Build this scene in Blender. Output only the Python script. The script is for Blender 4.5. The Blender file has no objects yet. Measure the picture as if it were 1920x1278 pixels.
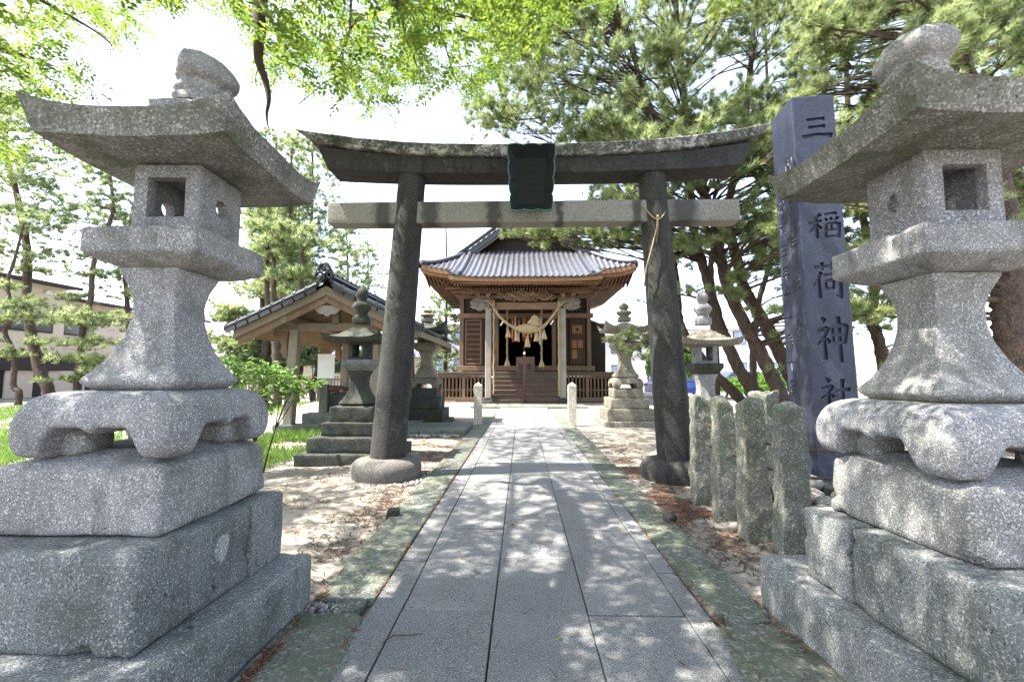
import bpy, math, random
import numpy as np
from mathutils import Vector, Matrix, noise
random.seed(7); rng = np.random.default_rng(7)
sc = bpy.context.scene
R = math.radians
# ---------------------------------------------------------------- camera
F = 827.0; PITCH = R(4.36); YAW = R(1.25); H = 1.4
cd = bpy.data.cameras.new('camera'); cam = bpy.data.objects.new('camera', cd)
sc.collection.objects.link(cam); sc.camera = cam
cam.location = (0, 0, H); cam.rotation_euler = (math.pi/2 + PITCH, 0, YAW)
cd.sensor_fit = 'HORIZONTAL'; cd.sensor_width = 36; cd.lens = 36*F/1920
cd.clip_start = .05; cd.clip_end = 2000
# ---------------------------------------------------------------- sky and sun
SUN = Vector((-.50, -.10, .86)).normalized()
w = bpy.data.worlds.new("World"); sc.world = w; w.use_nodes = True
nt = w.node_tree; bg = nt.nodes['Background']
sky = nt.nodes.new('ShaderNodeTexSky'); sky.sky_type = 'NISHITA'; sky.sun_disc = False
sky.sun_elevation = math.asin(SUN.z); sky.sun_rotation = math.atan2(SUN.x, SUN.y)
sky.dust_density = 2.0; sky.air_density = 1.0; sky.ozone_density = 1.0
hs = nt.nodes.new('ShaderNodeHueSaturation'); hs.inputs['Saturation'].default_value = .72; hs.inputs['Value'].default_value = 1.1   # thin white summer haze
nt.links.new(sky.outputs[0], hs.inputs['Color']); nt.links.new(hs.outputs[0], bg.inputs[0]); bg.inputs[1].default_value = .13
sl = bpy.data.lights.new('sun', 'SUN'); sl.energy = 4.3; sl.angle = R(.5); sl.color = (1, .95, .86)
so = bpy.data.objects.new('sun', sl); sc.collection.objects.link(so)
so.rotation_euler = SUN.to_track_quat('Z', 'Y').to_euler()
sc.view_settings.view_transform = 'Standard'; sc.view_settings.look = 'None'
sc.view_settings.exposure = 2.4; sc.view_settings.gamma = 1
sc.render.engine = 'CYCLES'; sc.cycles.max_bounces = 6; sc.cycles.transparent_max_bounces = 6
sc.cycles.diffuse_bounces = 4; sc.cycles.glossy_bounces = 2; sc.cycles.transmission_bounces = 4
# ---------------------------------------------------------------- picture <-> place
def ray(px, py):
    d = Vector(((px-960)/F, 1.0, (639-py)/F))
    d.rotate(Matrix.Rotation(PITCH, 3, 'X')); d.rotate(Matrix.Rotation(YAW, 3, 'Z'))
    return d
def aty(px, py, Y):
    d = ray(px, py); t = Y/d.y; return Vector((d.x*t, Y, H+d.z*t))
def atz(px, py, z=0.0):
    d = ray(px, py); t = (z-H)/d.z; return Vector((d.x*t, d.y*t, z))
def atx(px, py, X):
    d = ray(px, py); t = X/d.x; return Vector((X, d.y*t, H+d.z*t))
def pix(P):
    P = np.atleast_2d(P); x, y, z = P[:, 0], P[:, 1], P[:, 2]-H
    c, s = math.cos(YAW), math.sin(YAW); X = x*c+y*s; Y = -x*s+y*c
    c, s = math.cos(PITCH), math.sin(PITCH); D = Y*c+z*s; U = -Y*s+z*c
    D = np.where(D < .01, .01, D)
    return 960+F*X/D, 639-F*U/D, D
# ---------------------------------------------------------------- mesh helpers
COL = sc.collection
def link(name, mesh, parent=None):
    o = bpy.data.objects.new(name, mesh); COL.objects.link(o)
    if parent: o.parent = parent
    return o
def tag(o, label=None, cat=None, group=None, kind=None):
    if label: o['label'] = label
    if cat: o['category'] = cat
    if group: o['group'] = group
    if kind: o['kind'] = kind
    return o
def thing(name, label, cat, loc=(0, 0, 0), rz=0, group=None):
    o = bpy.data.objects.new(name, None); COL.objects.link(o)
    o.empty_display_size = .1; o.location = loc; o.rotation_euler = (0, 0, rz)
    return tag(o, label, cat, group)
def copy_tree(o, parent=None):
    c = o.copy(); COL.objects.link(c); c.parent = parent
    for ch in list(o.children): copy_tree(ch, c)
    return c
class MB:
    def __init__(s): s.v = []; s.f = []; s.t = []
    def add(s, vs, fs, tone=.5):
        n = len(s.v); s.v += [tuple(p) for p in vs]; s.f += [tuple(i+n for i in f) for f in fs]
        s.t += [tone]*len(vs); return s
    def box(s, c, d, rz=0, rx=0, ry=0, tone=None, taper=1.0, M=None):
        """c centre, d full sizes"""
        tone = random.random() if tone is None else tone
        hx, hy, hz = d[0]/2, d[1]/2, d[2]/2
        vs = [Vector((sx*hx*(taper if sz > 0 else 1), sy*hy*(taper if sz > 0 else 1), sz*hz)) for sz in (-1, 1) for sy in (-1, 1) for sx in (-1, 1)]
        if rx or ry or rz:
            m = Matrix.Rotation(rz, 3, 'Z') @ Matrix.Rotation(ry, 3, 'Y') @ Matrix.Rotation(rx, 3, 'X')
            vs = [m @ v for v in vs]
        vs = [v+Vector(c) for v in vs]
        return s.add(vs, [(0, 2, 3, 1), (4, 5, 7, 6), (0, 1, 5, 4), (2, 6, 7, 3), (0, 4, 6, 2), (1, 3, 7, 5)], tone)
    def b2(s, x0, x1, y0, y1, z0, z1, tone=None):
        return s.box(((x0+x1)/2, (y0+y1)/2, (z0+z1)/2), (abs(x1-x0), abs(y1-y0), abs(z1-z0)), tone=tone)
    def beam(s, a, b, w, h, tone=None):
        """box from a to b, w wide, h high"""
        a = Vector(a); b = Vector(b); d = b-a; L = d.length; d.normalize()
        side = d.cross(Vector((0, 0, 1)));
        if side.length < 1e-4: side = Vector((1, 0, 0))
        side.normalize(); up = side.cross(d)
        tone = random.random() if tone is None else tone
        vs = [p+side*(sx*w/2)+up*(sz*h/2) for p in (a, b) for sz in (-1, 1) for sx in (-1, 1)]
        return s.add(vs, [(0, 2, 3, 1), (4, 5, 7, 6), (0, 1, 5, 4), (2, 6, 7, 3), (0, 4, 6, 2), (1, 3, 7, 5)], tone)
    def rings(s, rings, cap=True, closed=True, tone=.5):
        n = len(rings[0]); vs = [p for r in rings for p in r]; fs = []
        for i in range(len(rings)-1):
            for j in range(n if closed else n-1):
                k = (j+1) % n; fs.append((i*n+j, i*n+k, (i+1)*n+k, (i+1)*n+j))
        if cap: fs.append(tuple(range(n-1, -1, -1))); fs.append(tuple((len(rings)-1)*n+j for j in range(n)))
        return s.add(vs, fs, tone)
    def tube(s, pts, rad, n=8, cap=True, wob=0, tone=.5):
        pts = [Vector(p) for p in pts]
        if not hasattr(rad, '__len__'): rad = [rad]*len(pts)
        rs = []; ref = None
        for i, p in enumerate(pts):
            d = (pts[min(i+1, len(pts)-1)]-pts[max(i-1, 0)])
            if d.length < 1e-6: d = Vector((0, 0, 1))
            d.normalize()
            if ref is None: ref = d.orthogonal().normalized()
            ref = (ref-d*ref.dot(d));
            if ref.length < 1e-5: ref = d.orthogonal()
            ref.normalize(); q = d.cross(ref)
            rs.append([p+(ref*math.cos(a)+q*math.sin(a))*rad[i]*(1+wob*noise.noise(Vector((math.cos(a)*2, math.sin(a)*2, i*.9)))) for a in [2*math.pi*j/n for j in range(n)]])
        return s.rings(rs, cap, tone=tone)
    def lathe(s, prof, n=16, c=(0, 0, 0), tone=.5, sq=0):
        rs = []
        for r, z in prof:
            rs.append([(c[0]+r*math.cos(a), c[1]+r*math.sin(a), c[2]+z) for a in [2*math.pi*j/n for j in range(n)]])
        return s.rings(rs, tone=tone)
    def poly(s, pts2, y0, y1, axis='y', tone=.5):
        """extrude an outline (x,z) from y0 to y1 (axis y) or (y,z) along x or (x,y) along z"""
        n = len(pts2)
        def P(a, b, t): return (a, t, b) if axis == 'y' else ((t, a, b) if axis == 'x' else (a, b, t))
        vs = [P(a, b, y0) for a, b in pts2]+[P(a, b, y1) for a, b in pts2]
        fs = [tuple(range(n)), tuple(range(2*n-1, n-1, -1))]+[(i, i+n, (i+1) % n+n, (i+1) % n) for i in range(n)]
        return s.add(vs, fs, tone)
    def build(s, name, m, parent=None, smooth=False, bevel=0, seg=1, auto=None):
        me = bpy.data.meshes.new(name); me.from_pydata([tuple(v) for v in s.v], [], s.f); me.update()
        bm_fix(me)
        a = me.attributes.new('tone', 'FLOAT', 'POINT')
        if len(me.vertices) == len(s.t): a.data.foreach_set('value', s.t)
        me.materials.append(m)
        if smooth: me.polygons.foreach_set('use_smooth', [True]*len(me.polygons))
        o = link(name, me, parent)
        if bevel:
            b = o.modifiers.new('b', 'BEVEL'); b.width = bevel; b.segments = seg; b.limit_method = 'ANGLE'; b.angle_limit = R(40)
        if auto is not None:
            me.polygons.foreach_set('use_smooth', [True]*len(me.polygons))
            me.set_sharp_from_angle(angle=R(auto))
        return o
import bmesh
def bm_fix(me):
    bm = bmesh.new(); bm.from_mesh(me); bmesh.ops.recalc_face_normals(bm, faces=bm.faces); bm.to_mesh(me); bm.free()
def npmesh(name, V, Fc, m, parent=None, smooth=False, tone=None):
    """V (n,3), Fc (k, 3 or 4) integer arrays"""
    me = bpy.data.meshes.new(name); V = np.asarray(V, dtype=np.float32); Fc = np.asarray(Fc, dtype=np.int32)
    k, c = Fc.shape
    me.vertices.add(len(V)); me.vertices.foreach_set('co', V.ravel())
    me.loops.add(k*c); me.loops.foreach_set('vertex_index', Fc.ravel())
    me.polygons.add(k); me.polygons.foreach_set('loop_start', np.arange(0, k*c, c, dtype=np.int32))
    me.polygons.foreach_set('loop_total', np.full(k, c, dtype=np.int32))
    if smooth: me.polygons.foreach_set('use_smooth', np.ones(k, dtype=bool))
    me.update(calc_edges=True)
    if tone is not None:
        a = me.attributes.new('tone', 'FLOAT', 'POINT'); a.data.foreach_set('value', np.asarray(tone, dtype=np.float32))
    me.materials.append(m)
    return link(name, me, parent)
# stone block: rounded box with worn edges; fn reshapes the points afterwards
def stone(name, m, parent, c, d, r=.02, n=(10, 10, 6), amp=.004, fn=None, rz=0, fr=3.0, smooth=True, seed=0.0, chip=.0):
    hx = [x/2 for x in d]; ax = []
    for h, k in zip(hx, n):
        rr = min(r, h*.6)
        ed = [h, h-rr*.35, h-rr]
        inner = list(np.linspace(-(h-rr), h-rr, k+1))
        ax.append(sorted(set([-x for x in ed]+inner+ed)))
    idx = {}; V = []; Fs = []
    def vid(i, j, k):
        key = (i, j, k)
        if key not in idx: idx[key] = len(V); V.append((ax[0][i], ax[1][j], ax[2][k]))
        return idx[key]
    N = [len(a)-1 for a in ax]
    for i in range(N[0]):
        for j in range(N[1]):
            Fs.append((vid(i, j, 0), vid(i, j+1, 0), vid(i+1, j+1, 0), vid(i+1, j, 0)))
            Fs.append((vid(i, j, N[2]), vid(i+1, j, N[2]), vid(i+1, j+1, N[2]), vid(i, j+1, N[2])))
    for i in range(N[0]):
        for k in range(N[2]):
            Fs.append((vid(i, 0, k), vid(i+1, 0, k), vid(i+1, 0, k+1), vid(i, 0, k+1)))
            Fs.append((vid(i, N[1], k), vid(i, N[1], k+1), vid(i+1, N[1], k+1), vid(i+1, N[1], k)))
    for j in range(N[1]):
        for k in range(N[2]):
            Fs.append((vid(0, j, k), vid(0, j, k+1), vid(0, j+1, k+1), vid(0, j+1, k)))
            Fs.append((vid(N[0], j, k), vid(N[0], j+1, k), vid(N[0], j+1, k+1), vid(N[0], j, k+1)))
    P = np.array(V); Hh = np.array(hx); rr = np.minimum(r, Hh*.6)
    core = np.clip(P, -(Hh-rr), Hh-rr); dd = P-core; L = np.linalg.norm(dd/rr, axis=1)
    Lm = np.abs(dd/rr).max(axis=1); sc_ = np.where(L > 1e-6, Lm/np.maximum(L, 1e-6), 1)
    P = core+dd*sc_[:, None]
    out = []
    for p in P:
        q = Vector(p)+Vector((seed*7.1, seed*3.3, seed))
        nn = Vector(noise.noise_vector(q*fr))*amp+Vector(noise.noise_vector(q*fr*4))*amp*.45
        v = Vector(p)+nn
        if chip:
            e = sum(1 for a, h in zip(p, hx) if abs(a) > h-r*1.4)
            if e >= 2:
                k = max(0, noise.noise(q*11+Vector((9, 4, 2)))-.22)*chip*1.6
                v -= Vector([math.copysign(k, a) if abs(a) > h-r*1.4 else 0 for a, h in zip(p, hx)])
        if fn: v = Vector(fn(v, hx))
        v.rotate(Matrix.Rotation(rz, 3, 'Z'))
        out.append((v.x+c[0], v.y+c[1], v.z+c[2]))
    o = npmesh(name, out, Fs, m, parent, smooth); bm_fix(o.data)
    if smooth: o.data.set_sharp_from_angle(angle=R(60))
    return o
def boolean(o, cutters, op='DIFFERENCE'):
    for c in cutters:
        c.parent = o.parent
        md = o.modifiers.new('x', 'BOOLEAN'); md.operation = op; md.object = c; md.solver = 'EXACT'
    bpy.context.view_layer.update()
    dg = bpy.context.evaluated_depsgraph_get(); me = bpy.data.meshes.new_from_object(o.evaluated_get(dg))
    o.modifiers.clear(); old = o.data; o.data = me; me.name = old.name
    for c in cutters: bpy.data.objects.remove(c)
    return o
# ---------------------------------------------------------------- materials
def mat(name, rough=.8, spec=.3):
    m = bpy.data.materials.new(name); m.use_nodes = True; n = m.node_tree
    b = n.nodes['Principled BSDF']; b.inputs['Roughness'].default_value = rough
    b.inputs['Specular IOR Level'].default_value = spec
    return m, n, b
def nd(n, t, **kw):
    x = n.nodes.new(t)
    for k, v in kw.items():
        if k in x.inputs.keys() if isinstance(k, str) else False: x.inputs[k].default_value = v
        else: setattr(x, k, v)
    return x
def coords(n, obj=True, scale=(1, 1, 1)):
    tc = n.nodes.new('ShaderNodeTexCoord'); mp = n.nodes.new('ShaderNodeMapping')
    mp.inputs['Scale'].default_value = scale; n.links.new(tc.outputs['Object'], mp.inputs[0]); return mp.outputs[0]
def noi(n, vec, scale, detail=3, rough=.6, dist=0):
    x = n.nodes.new('ShaderNodeTexNoise'); x.inputs['Scale'].default_value = scale; x.inputs['Detail'].default_value = detail
    x.inputs['Roughness'].default_value = rough; x.inputs['Distortion'].default_value = dist
    n.links.new(vec, x.inputs['Vector']); return x.outputs[0]
def ramp(n, f, stops, interp='LINEAR'):
    x = n.nodes.new('ShaderNodeValToRGB'); x.color_ramp.interpolation = interp
    while len(x.color_ramp.elements) < len(stops): x.color_ramp.elements.new(.5)
    for e, (p, c) in zip(x.color_ramp.elements, stops):
        e.position = p; e.color = (c, c, c, 1) if not hasattr(c, '__len__') else (*c, 1)
    n.links.new(f, x.inputs[0]); return x.outputs[0]
def mix(n, f, a, b, mode='MIX'):
    x = n.nodes.new('ShaderNodeMix'); x.data_type = 'RGBA'; x.blend_type = mode
    for i, v in ((0, f), (6, a), (7, b)):
        s = x.inputs[i]
        if isinstance(v, bpy.types.NodeSocket): n.links.new(v, s)
        elif hasattr(v, '__len__'): s.default_value = (*v, 1)
        else: s.default_value = v if i == 0 else (v, v, v, 1)
    return x.outputs[2]
def bump(n, b, h, strength, dist, prev=None):
    x = n.nodes.new('ShaderNodeBump'); x.inputs['Strength'].default_value = strength; x.inputs['Distance'].default_value = dist
    n.links.new(h, x.inputs['Height'])
    if prev: n.links.new(prev, x.inputs['Normal'])
    n.links.new(x.outputs[0], b.inputs['Normal']); return x.outputs[0]
def attr(n, name='tone'):
    x = n.nodes.new('ShaderNodeAttribute'); x.attribute_name = name; return x.outputs['Fac']
def granite(name, c1, c2, dark=.06, moss=.35, mosscol=(.07, .09, .045), speck=150, rough=.85, stain=.3, mossth=.52, b=.55, staincol=(.05, .05, .045), lich=None, fleck=.85, streak=.35):
    m, n, bs = mat(name, rough); v = coords(n)
    big = noi(n, v, 2.2, 5, .65); col = mix(n, ramp(n, big, [(.3, 0.), (.7, 1.)]), c1, c2)
    sp = noi(n, v, speck, 2, .7); col = mix(n, ramp(n, sp, [(.35, .9), (.45, 0.)]), col, (dark, dark, dark*1.05))
    sp2 = noi(n, v, speck*.7, 2, .5); col = mix(n, ramp(n, sp2, [(.54, 0.), (.66, fleck)]), col, tuple(min(1, x*1.9) for x in c1))
    vs_ = coords(n, scale=(1, 1, .10)); col = mix(n, ramp(n, noi(n, vs_, 9, 4, .7), [(.50, 0.), (.68, streak)]), col, tuple(x*.28 for x in c1))
    st = noi(n, v, 5, 6, .7, .4)
    col = mix(n, ramp(n, st, [(.5, 0.), (.75, stain)]), col, staincol)
    if lich: lv = noi(n, v, lich[0], 7, .78, .5); col = mix(n, ramp(n, lv, [(lich[1], 0.), (lich[1]+.05, lich[3])]), col, lich[2])
    ms = noi(n, v, 3.3, 6, .72, .2); col = mix(n, ramp(n, ms, [(mossth, 0.), (mossth+.16, moss)]), col, mosscol)
    oi = n.nodes.new('ShaderNodeObjectInfo'); col = mix(n, 1., col, ramp(n, oi.outputs['Random'], [(0, (.80, .82, .84)), (.5, (1, .98, .95)), (1, (1.0, 1.0, 1.04))]), 'MULTIPLY')   # each block its own tone
    n.links.new(col, bs.inputs['Base Color'])
    p = bump(n, bs, sp, b, .006); bump(n, bs, noi(n, v, 26, 4, .7), .35, .02, p)
    return m
def wood(name, c1, c2, axis='z', rough=.75, s=1.0, grain=1.0, tone=.35, b=.25):
    m, n, bs = mat(name, rough); sc3 = {'x': (1.2, 14, 14), 'y': (14, 1.2, 14), 'z': (14, 14, 1.2)}[axis]
    v = coords(n, scale=tuple(k*s for k in sc3)); g = noi(n, v, 2.2, 5, .65, .6)
    col = mix(n, ramp(n, g, [(.3, 0.), (.68, 1.)]), c1, c2)
    v2 = coords(n); col = mix(n, ramp(n, noi(n, v2, 1.6, 4), [(.35, 0.), (.75, .45*grain)]), col, tuple(x*.45 for x in c1))
    t = attr(n); col = mix(n, ramp(n, t, [(0, tone), (1, 0.)]), col, tuple(x*.5 for x in c1))
    n.links.new(col, bs.inputs['Base Color']); bump(n, bs, g, b, .01); return m
def plain(name, c, rough=.6, metal=0, var=.25, s=6, spec=.3, b=0):
    m, n, bs = mat(name, rough, spec); v = coords(n)
    col = mix(n, ramp(n, noi(n, v, s, 5, .65), [(.3, 0.), (.7, 1.)]), tuple(x*(1-var) for x in c), c)
    n.links.new(col, bs.inputs['Base Color']); bs.inputs['Metallic'].default_value = metal
    if b: bump(n, bs, noi(n, v, s*6, 4), b, .01)
    return m
def foliage(name, c1, c2, trans=.45, tcol=None, rough=.5):
    m, n, bs = mat(name, rough, .25); t = attr(n)
    col = ramp(n, t, [(0, c1), (1, c2)]); n.links.new(col, bs.inputs['Base Color'])
    tr = n.nodes.new('ShaderNodeBsdfTranslucent'); mx = n.nodes.new('ShaderNodeMixShader'); mx.inputs[0].default_value = trans
    tc = mix(n, .0, col, col)
    if tcol: tc = mix(n, 1., col, tcol, 'MULTIPLY')
    n.links.new(tc, tr.inputs[0]); n.links.new(bs.outputs[0], mx.inputs[1]); n.links.new(tr.outputs[0], mx.inputs[2])
    n.links.new(mx.outputs[0], n.nodes['Material Output'].inputs[0]); return m
M = {}
M['granite'] = granite('pale_granite', (.28, .275, .27), (.18, .18, .18), dark=.015, moss=.45, mosscol=(.07, .085, .05), stain=.6, speck=165, b=.9, streak=.4)
M['granite_roof'] = granite('mossy_granite_cap', (.23, .225, .205), (.12, .12, .105), dark=.008, moss=.75, mosscol=(.055, .065, .03), mossth=.45, stain=.7, speck=130, b=1., streak=.3)
M['granite_base'] = granite('base_granite', (.22, .225, .225), (.125, .14, .13), dark=.01, speck=145, b=1.0, lich=(9, .60, (.03, .035, .03), .85), moss=.5, mossth=.50, mosscol=(.045, .06, .035), stain=.55)
M['granite_torii'] = granite('dark_weathered_granite', (.045, .043, .040), (.014, .013, .0125), dark=.005, streak=.8, moss=.2, lich=(5, .58, (.13, .13, .125), .35), speck=110, stain=.8, staincol=(.015, .015, .015))
M['granite_paver'] = granite('paving_granite', (.23, .235, .24), (.18, .185, .19), moss=.15, speck=170, stain=.2)
M['stone_green'] = granite('mossy_kerb_stone', (.15, .155, .135), (.09, .10, .08), dark=.04, moss=.55, mosscol=(.07, .09, .05), mossth=.42, speck=60)
M['stone_dark'] = granite('dark_old_stone', (.042, .044, .040), (.02, .021, .019), dark=.014, moss=.6, mosscol=(.06, .075, .035), speck=70, mossth=.48)
M['stone_tan'] = granite('tan_old_stone', (.20, .18, .145), (.13, .12, .09), dark=.05, moss=.3, speck=60)
M['slate'] = granite('blue_grey_slab', (.036, .044, .075), (.018, .023, .040), dark=.014, moss=.1, fleck=.35, speck=90, stain=.6, rough=.45, b=.12, staincol=(.02, .02, .025))
M['bark'] = None
m, n, bs = mat('pine_bark', .9); v = coords(n, scale=(1, 1, .45)); vo = n.nodes.new('ShaderNodeTexVoronoi'); vo.inputs['Scale'].default_value = 30; vo.feature = 'DISTANCE_TO_EDGE'
n.links.new(v, vo.inputs['Vector']); g = noi(n, v, 9, 5, .7)
col = mix(n, ramp(n, g, [(.3, 0.), (.7, 1.)]), (.045, .033, .026), (.15, .105, .08)); col = mix(n, ramp(n, vo.outputs[0], [(0, 1.), (.10, 0.)]), col, (.018, .012, .01))
n.links.new(col, bs.inputs['Base Color']); bump(n, bs, vo.outputs[0], .8, .03); M['bark'] = m
M['bark_smooth'] = plain('smooth_branch_bark', (.075, .05, .035), .85, var=.5, s=20, b=.3)
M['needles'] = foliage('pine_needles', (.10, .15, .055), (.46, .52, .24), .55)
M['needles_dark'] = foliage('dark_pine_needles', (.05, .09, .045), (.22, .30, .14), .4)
M['leaves'] = foliage('bright_leaves', (.055, .115, .02), (.27, .35, .06), .5, (1.05, 1.05, .8))
M['leaves_shrub'] = foliage('shrub_leaves', (.07, .17, .025), (.20, .34, .06), .4)
M['grass'] = foliage('grass_blades', (.09, .19, .03), (.26, .38, .09), .35)
M['wood_old'] = wood('weathered_cedar', (.13, .08, .048), (.24, .165, .11))
M['wood_post'] = wood('greyed_post_wood', (.15, .125, .095), (.27, .235, .185))
M['wood_x'] = wood('weathered_cedar_lengthwise', (.135, .082, .05), (.26, .17, .108), 'x')
M['wood_y'] = wood('weathered_cedar_rafters', (.13, .068, .038), (.24, .135, .08), 'y')
M['wood_orange'] = wood('orange_cedar', (.20, .10, .045), (.32, .18, .09), 'x')  # orange puts the hall's sun and ground bounce into the wood colour
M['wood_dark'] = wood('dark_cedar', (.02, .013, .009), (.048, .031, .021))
M['wood_brown'] = wood('brown_door_wood', (.045, .023, .013), (.09, .047, .027))
M['wood_grey'] = wood('silvery_grey_wood', (.19, .165, .145), (.32, .285, .25))
M['wood_step'] = wood('stair_wood', (.08, .06, .045), (.18, .14, .105), 'x')
M['wood_tan'] = wood('pale_pavilion_wood', (.15, .12, .085), (.26, .21, .15), 'y')
M['wood_rafter'] = wood('pavilion_rafters', (.18, .12, .065), (.30, .21, .12), 'x')
M['straw'] = wood('rice_straw_rope', (.30, .22, .12), (.48, .38, .22), 'z', s=4, b=.8)
M['red'] = plain('red_cloth', (.55, .03, .02)); M['orange'] = plain('orange_cloth', (.62, .20, .06)); M['white'] = plain('white_paper', (.8, .79, .75), var=.08)
M['pinkc'] = plain('faded_pink_cloth', (.58, .33, .26)); M['rail'] = plain('rusty_red_rail', (.13, .05, .04), .5, var=.4)
M['rust'] = plain('rusty_iron', (.10, .05, .035), .75, var=.5, s=30)
M['copper'] = plain('dark_green_bronze', (.004, .009, .010), .55, .1, .6, 7, .25, .2)
M['verdigris'] = plain('pale_verdigris', (.10, .22, .19), .6, .1, .4, 25)
M['black'] = plain('dark_interior', (.012, .01, .009), .9); M['ink'] = plain('black_ink', (.02, .02, .025), .7)
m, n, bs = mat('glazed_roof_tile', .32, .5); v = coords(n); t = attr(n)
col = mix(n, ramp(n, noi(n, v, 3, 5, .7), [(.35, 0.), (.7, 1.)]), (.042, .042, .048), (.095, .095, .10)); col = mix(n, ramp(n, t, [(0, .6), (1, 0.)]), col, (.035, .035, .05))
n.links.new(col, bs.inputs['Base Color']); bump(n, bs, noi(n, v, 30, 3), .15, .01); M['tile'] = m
M['tile_black'] = plain('black_glazed_tile', (.02, .022, .03), .22, 0, .5, 5, .6)
M['plaster'] = plain('cream_siding', (.58, .50, .40), .8, var=.1, s=2); M['plaster_pink'] = plain('pinkish_siding', (.55, .46, .40), .8, var=.1, s=2)
M['panel_dark'] = plain('dark_cladding', (.02, .017, .02), .6); M['housewhite'] = plain('white_wall', (.72, .72, .74), .8, var=.06, s=1)
m, n, bs = mat('window_glass', .08, .7); bs.inputs['Base Color'].default_value = (.03, .04, .05, 1); M['glass'] = m
M['car_blue'] = plain('blue_car_paint', (.05, .09, .33), .25, .3, .1, spec=.6); M['car_lilac'] = plain('pale_blue_car_paint', (.34, .38, .62), .25, .3, .1, spec=.6)
M['car_black'] = plain('black_car_paint', (.02, .02, .03), .2, .2, .1, spec=.6); M['rubber'] = plain('rubber', (.02, .02, .02), .8); M['redlamp'] = plain('red_lens', (.5, .01, .01), .3)
M['curtain'] = plain('lace_curtain', (.55, .55, .5), .8)
M['stone_foot'] = granite('brownish_grey_footing', (.14, .125, .11), (.085, .08, .072), dark=.04, moss=.25)
# ================================================================ ground
def sm(a, b, x): t = max(0, min(1, (x-a)/(b-a))); return t*t*(3-2*t)
def gz(x, y):
    e = sm(1.3, 2.2, abs(x-.08)); z = noise.noise(Vector((x*.7, y*.7, 0)))*.03*e+noise.noise(Vector((x*3, y*3, 5)))*.012*e
    z += -.02*(1-e)
    z += .035*math.exp(-((x+1.85)**2+(y-6.15)**2)/.5)+.035*math.exp(-((x-2.1)**2+(y-6.15)**2)/.5)
    z += .5*math.exp(-(((x+6.4)/2.6)**2+((y-15.2)/1.8)**2)*1.4)
    return z
xs = sorted(set(list(np.linspace(-9, 9, 120))+[-260, -150, -90, -60, -40, -28, -20, -16, -13, -11, 11, 13, 16, 20, 28, 40, 60, 90, 150, 260]))
ys = sorted(set(list(np.linspace(-3, 24, 180))+[-60, -30, -15, -8, -5, 27, 31, 36, 45, 60, 90, 150, 260, 420]))
V = [(x, y, gz(x, y)) for y in ys for x in xs]; nx = len(xs)
Fc = [(j*nx+i, j*nx+i+1, (j+1)*nx+i+1, (j+1)*nx+i) for j in range(len(ys)-1) for i in range(nx-1)]
m, n, bs = mat('sandy_ground', .95, .1); v = coords(n)
col = mix(n, ramp(n, noi(n, v, 1.3, 6, .7), [(.35, 0.), (.65, 1.)]), (.30, .275, .235), (.20, .18, .15))
col = mix(n, ramp(n, noi(n, v, 90, 3, .7), [(.35, .6), (.5, 0.)]), col, (.16, .12, .09))
col = mix(n, ramp(n, noi(n, v, 2.6, 8, .8), [(.56, 0.), (.70, .75)]), col, (.11, .075, .055))
n.links.new(col, bs.inputs['Base Color']); p = bump(n, bs, noi(n, v, 60, 4, .7), .5, .012); bump(n, bs, noi(n, v, 9, 4), .5, .05, p)
tag(npmesh('ground', V, Fc, m, smooth=True), kind='structure')
# asphalt beyond the trees on the right
g = MB().b2(9, 60, 25, 31, .004, .012); tag(g.build('road', plain('asphalt', (.12, .12, .12), .9)), kind='structure')
# ---------------------------------------------------------------- paved approach
pb = MB(); pb.b2(-.90, 1.10, -1.5, 20.4, -.03, .014, tone=0)
tag(pb.build('path_joint_bed', plain('dark_joint_soil', (.06, .052, .042), .95, var=.5, s=30)), kind='structure')
ps = MB(); cols = [(-.89, -.705, .88), (-.70, -.165, .20), (-.16, .375, .925), (.38, .925, .16), (.93, 1.065, .72)]
for x0, x1, off in cols:
    y = off-3.0
    while y < 20:
        L = 1.37+random.uniform(-.006, .006); dz = random.uniform(-.0035, .0035)
        if y+L > -1.5:
            wob = [random.uniform(-.003, .003) for _ in range(4)]
            n0 = len(ps.v)
            ps.b2(x0+.0018, x1-.0018, y+.006, y+L-.006, -.02, .034+dz)
            for k in range(n0, n0+8):
                vx = ps.v[k]; ps.v[k] = (vx[0]+wob[k % 4]-.012*max(0, vx[1]-9)/10, vx[1], vx[2]+wob[(k+1) % 4]*.5)
        y += L
mp_, n, bs = mat('worn_granite_pavers', .8, .3); v = coords(n)
col = mix(n, attr(n), (.165, .165, .16), (.245, .243, .235)); col = mix(n, ramp(n, noi(n, v, 1.7, 6, .7), [(.35, 0.), (.7, .7)]), col, (.12, .12, .118))
col = mix(n, ramp(n, noi(n, v, 170, 2, .7), [(.38, 1.), (.48, 0.)]), col, (.035, .035, .04)); col = mix(n, ramp(n, noi(n, v, 120, 2, .5), [(.58, 0.), (.7, .8)]), col, (.33, .33, .33))
n.links.new(col, bs.inputs['Base Color']); bump(n, bs, noi(n, v, 120, 3), .5, .004)
tag(ps.build('path', mp_, bevel=.003, seg=1), kind='structure')
def kerb(x0, x1, y0, y1, h=.036, seed=0, skew=0):
    L = y1-y0; c = ((x0+x1)/2, (y0+y1)/2, h/2-.03)
    o = stone('kerb', M['stone_green'], None, c, (x1-x0, L-.015, h+.06), r=.018, n=(6, max(4, int(L*7)), 1), amp=.012, seed=seed, rz=skew, fr=1.4)
    return tag(o, kind='structure')
y = 2.78; k = 0
for L in (1.35, 1.9, 1.55, 1.8, 1.7, 1.6, 1.75, 1.6):
    kerb(-1.285, -.905, y, y+L, seed=k); k += 1; y += L
y = 2.66
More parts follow.
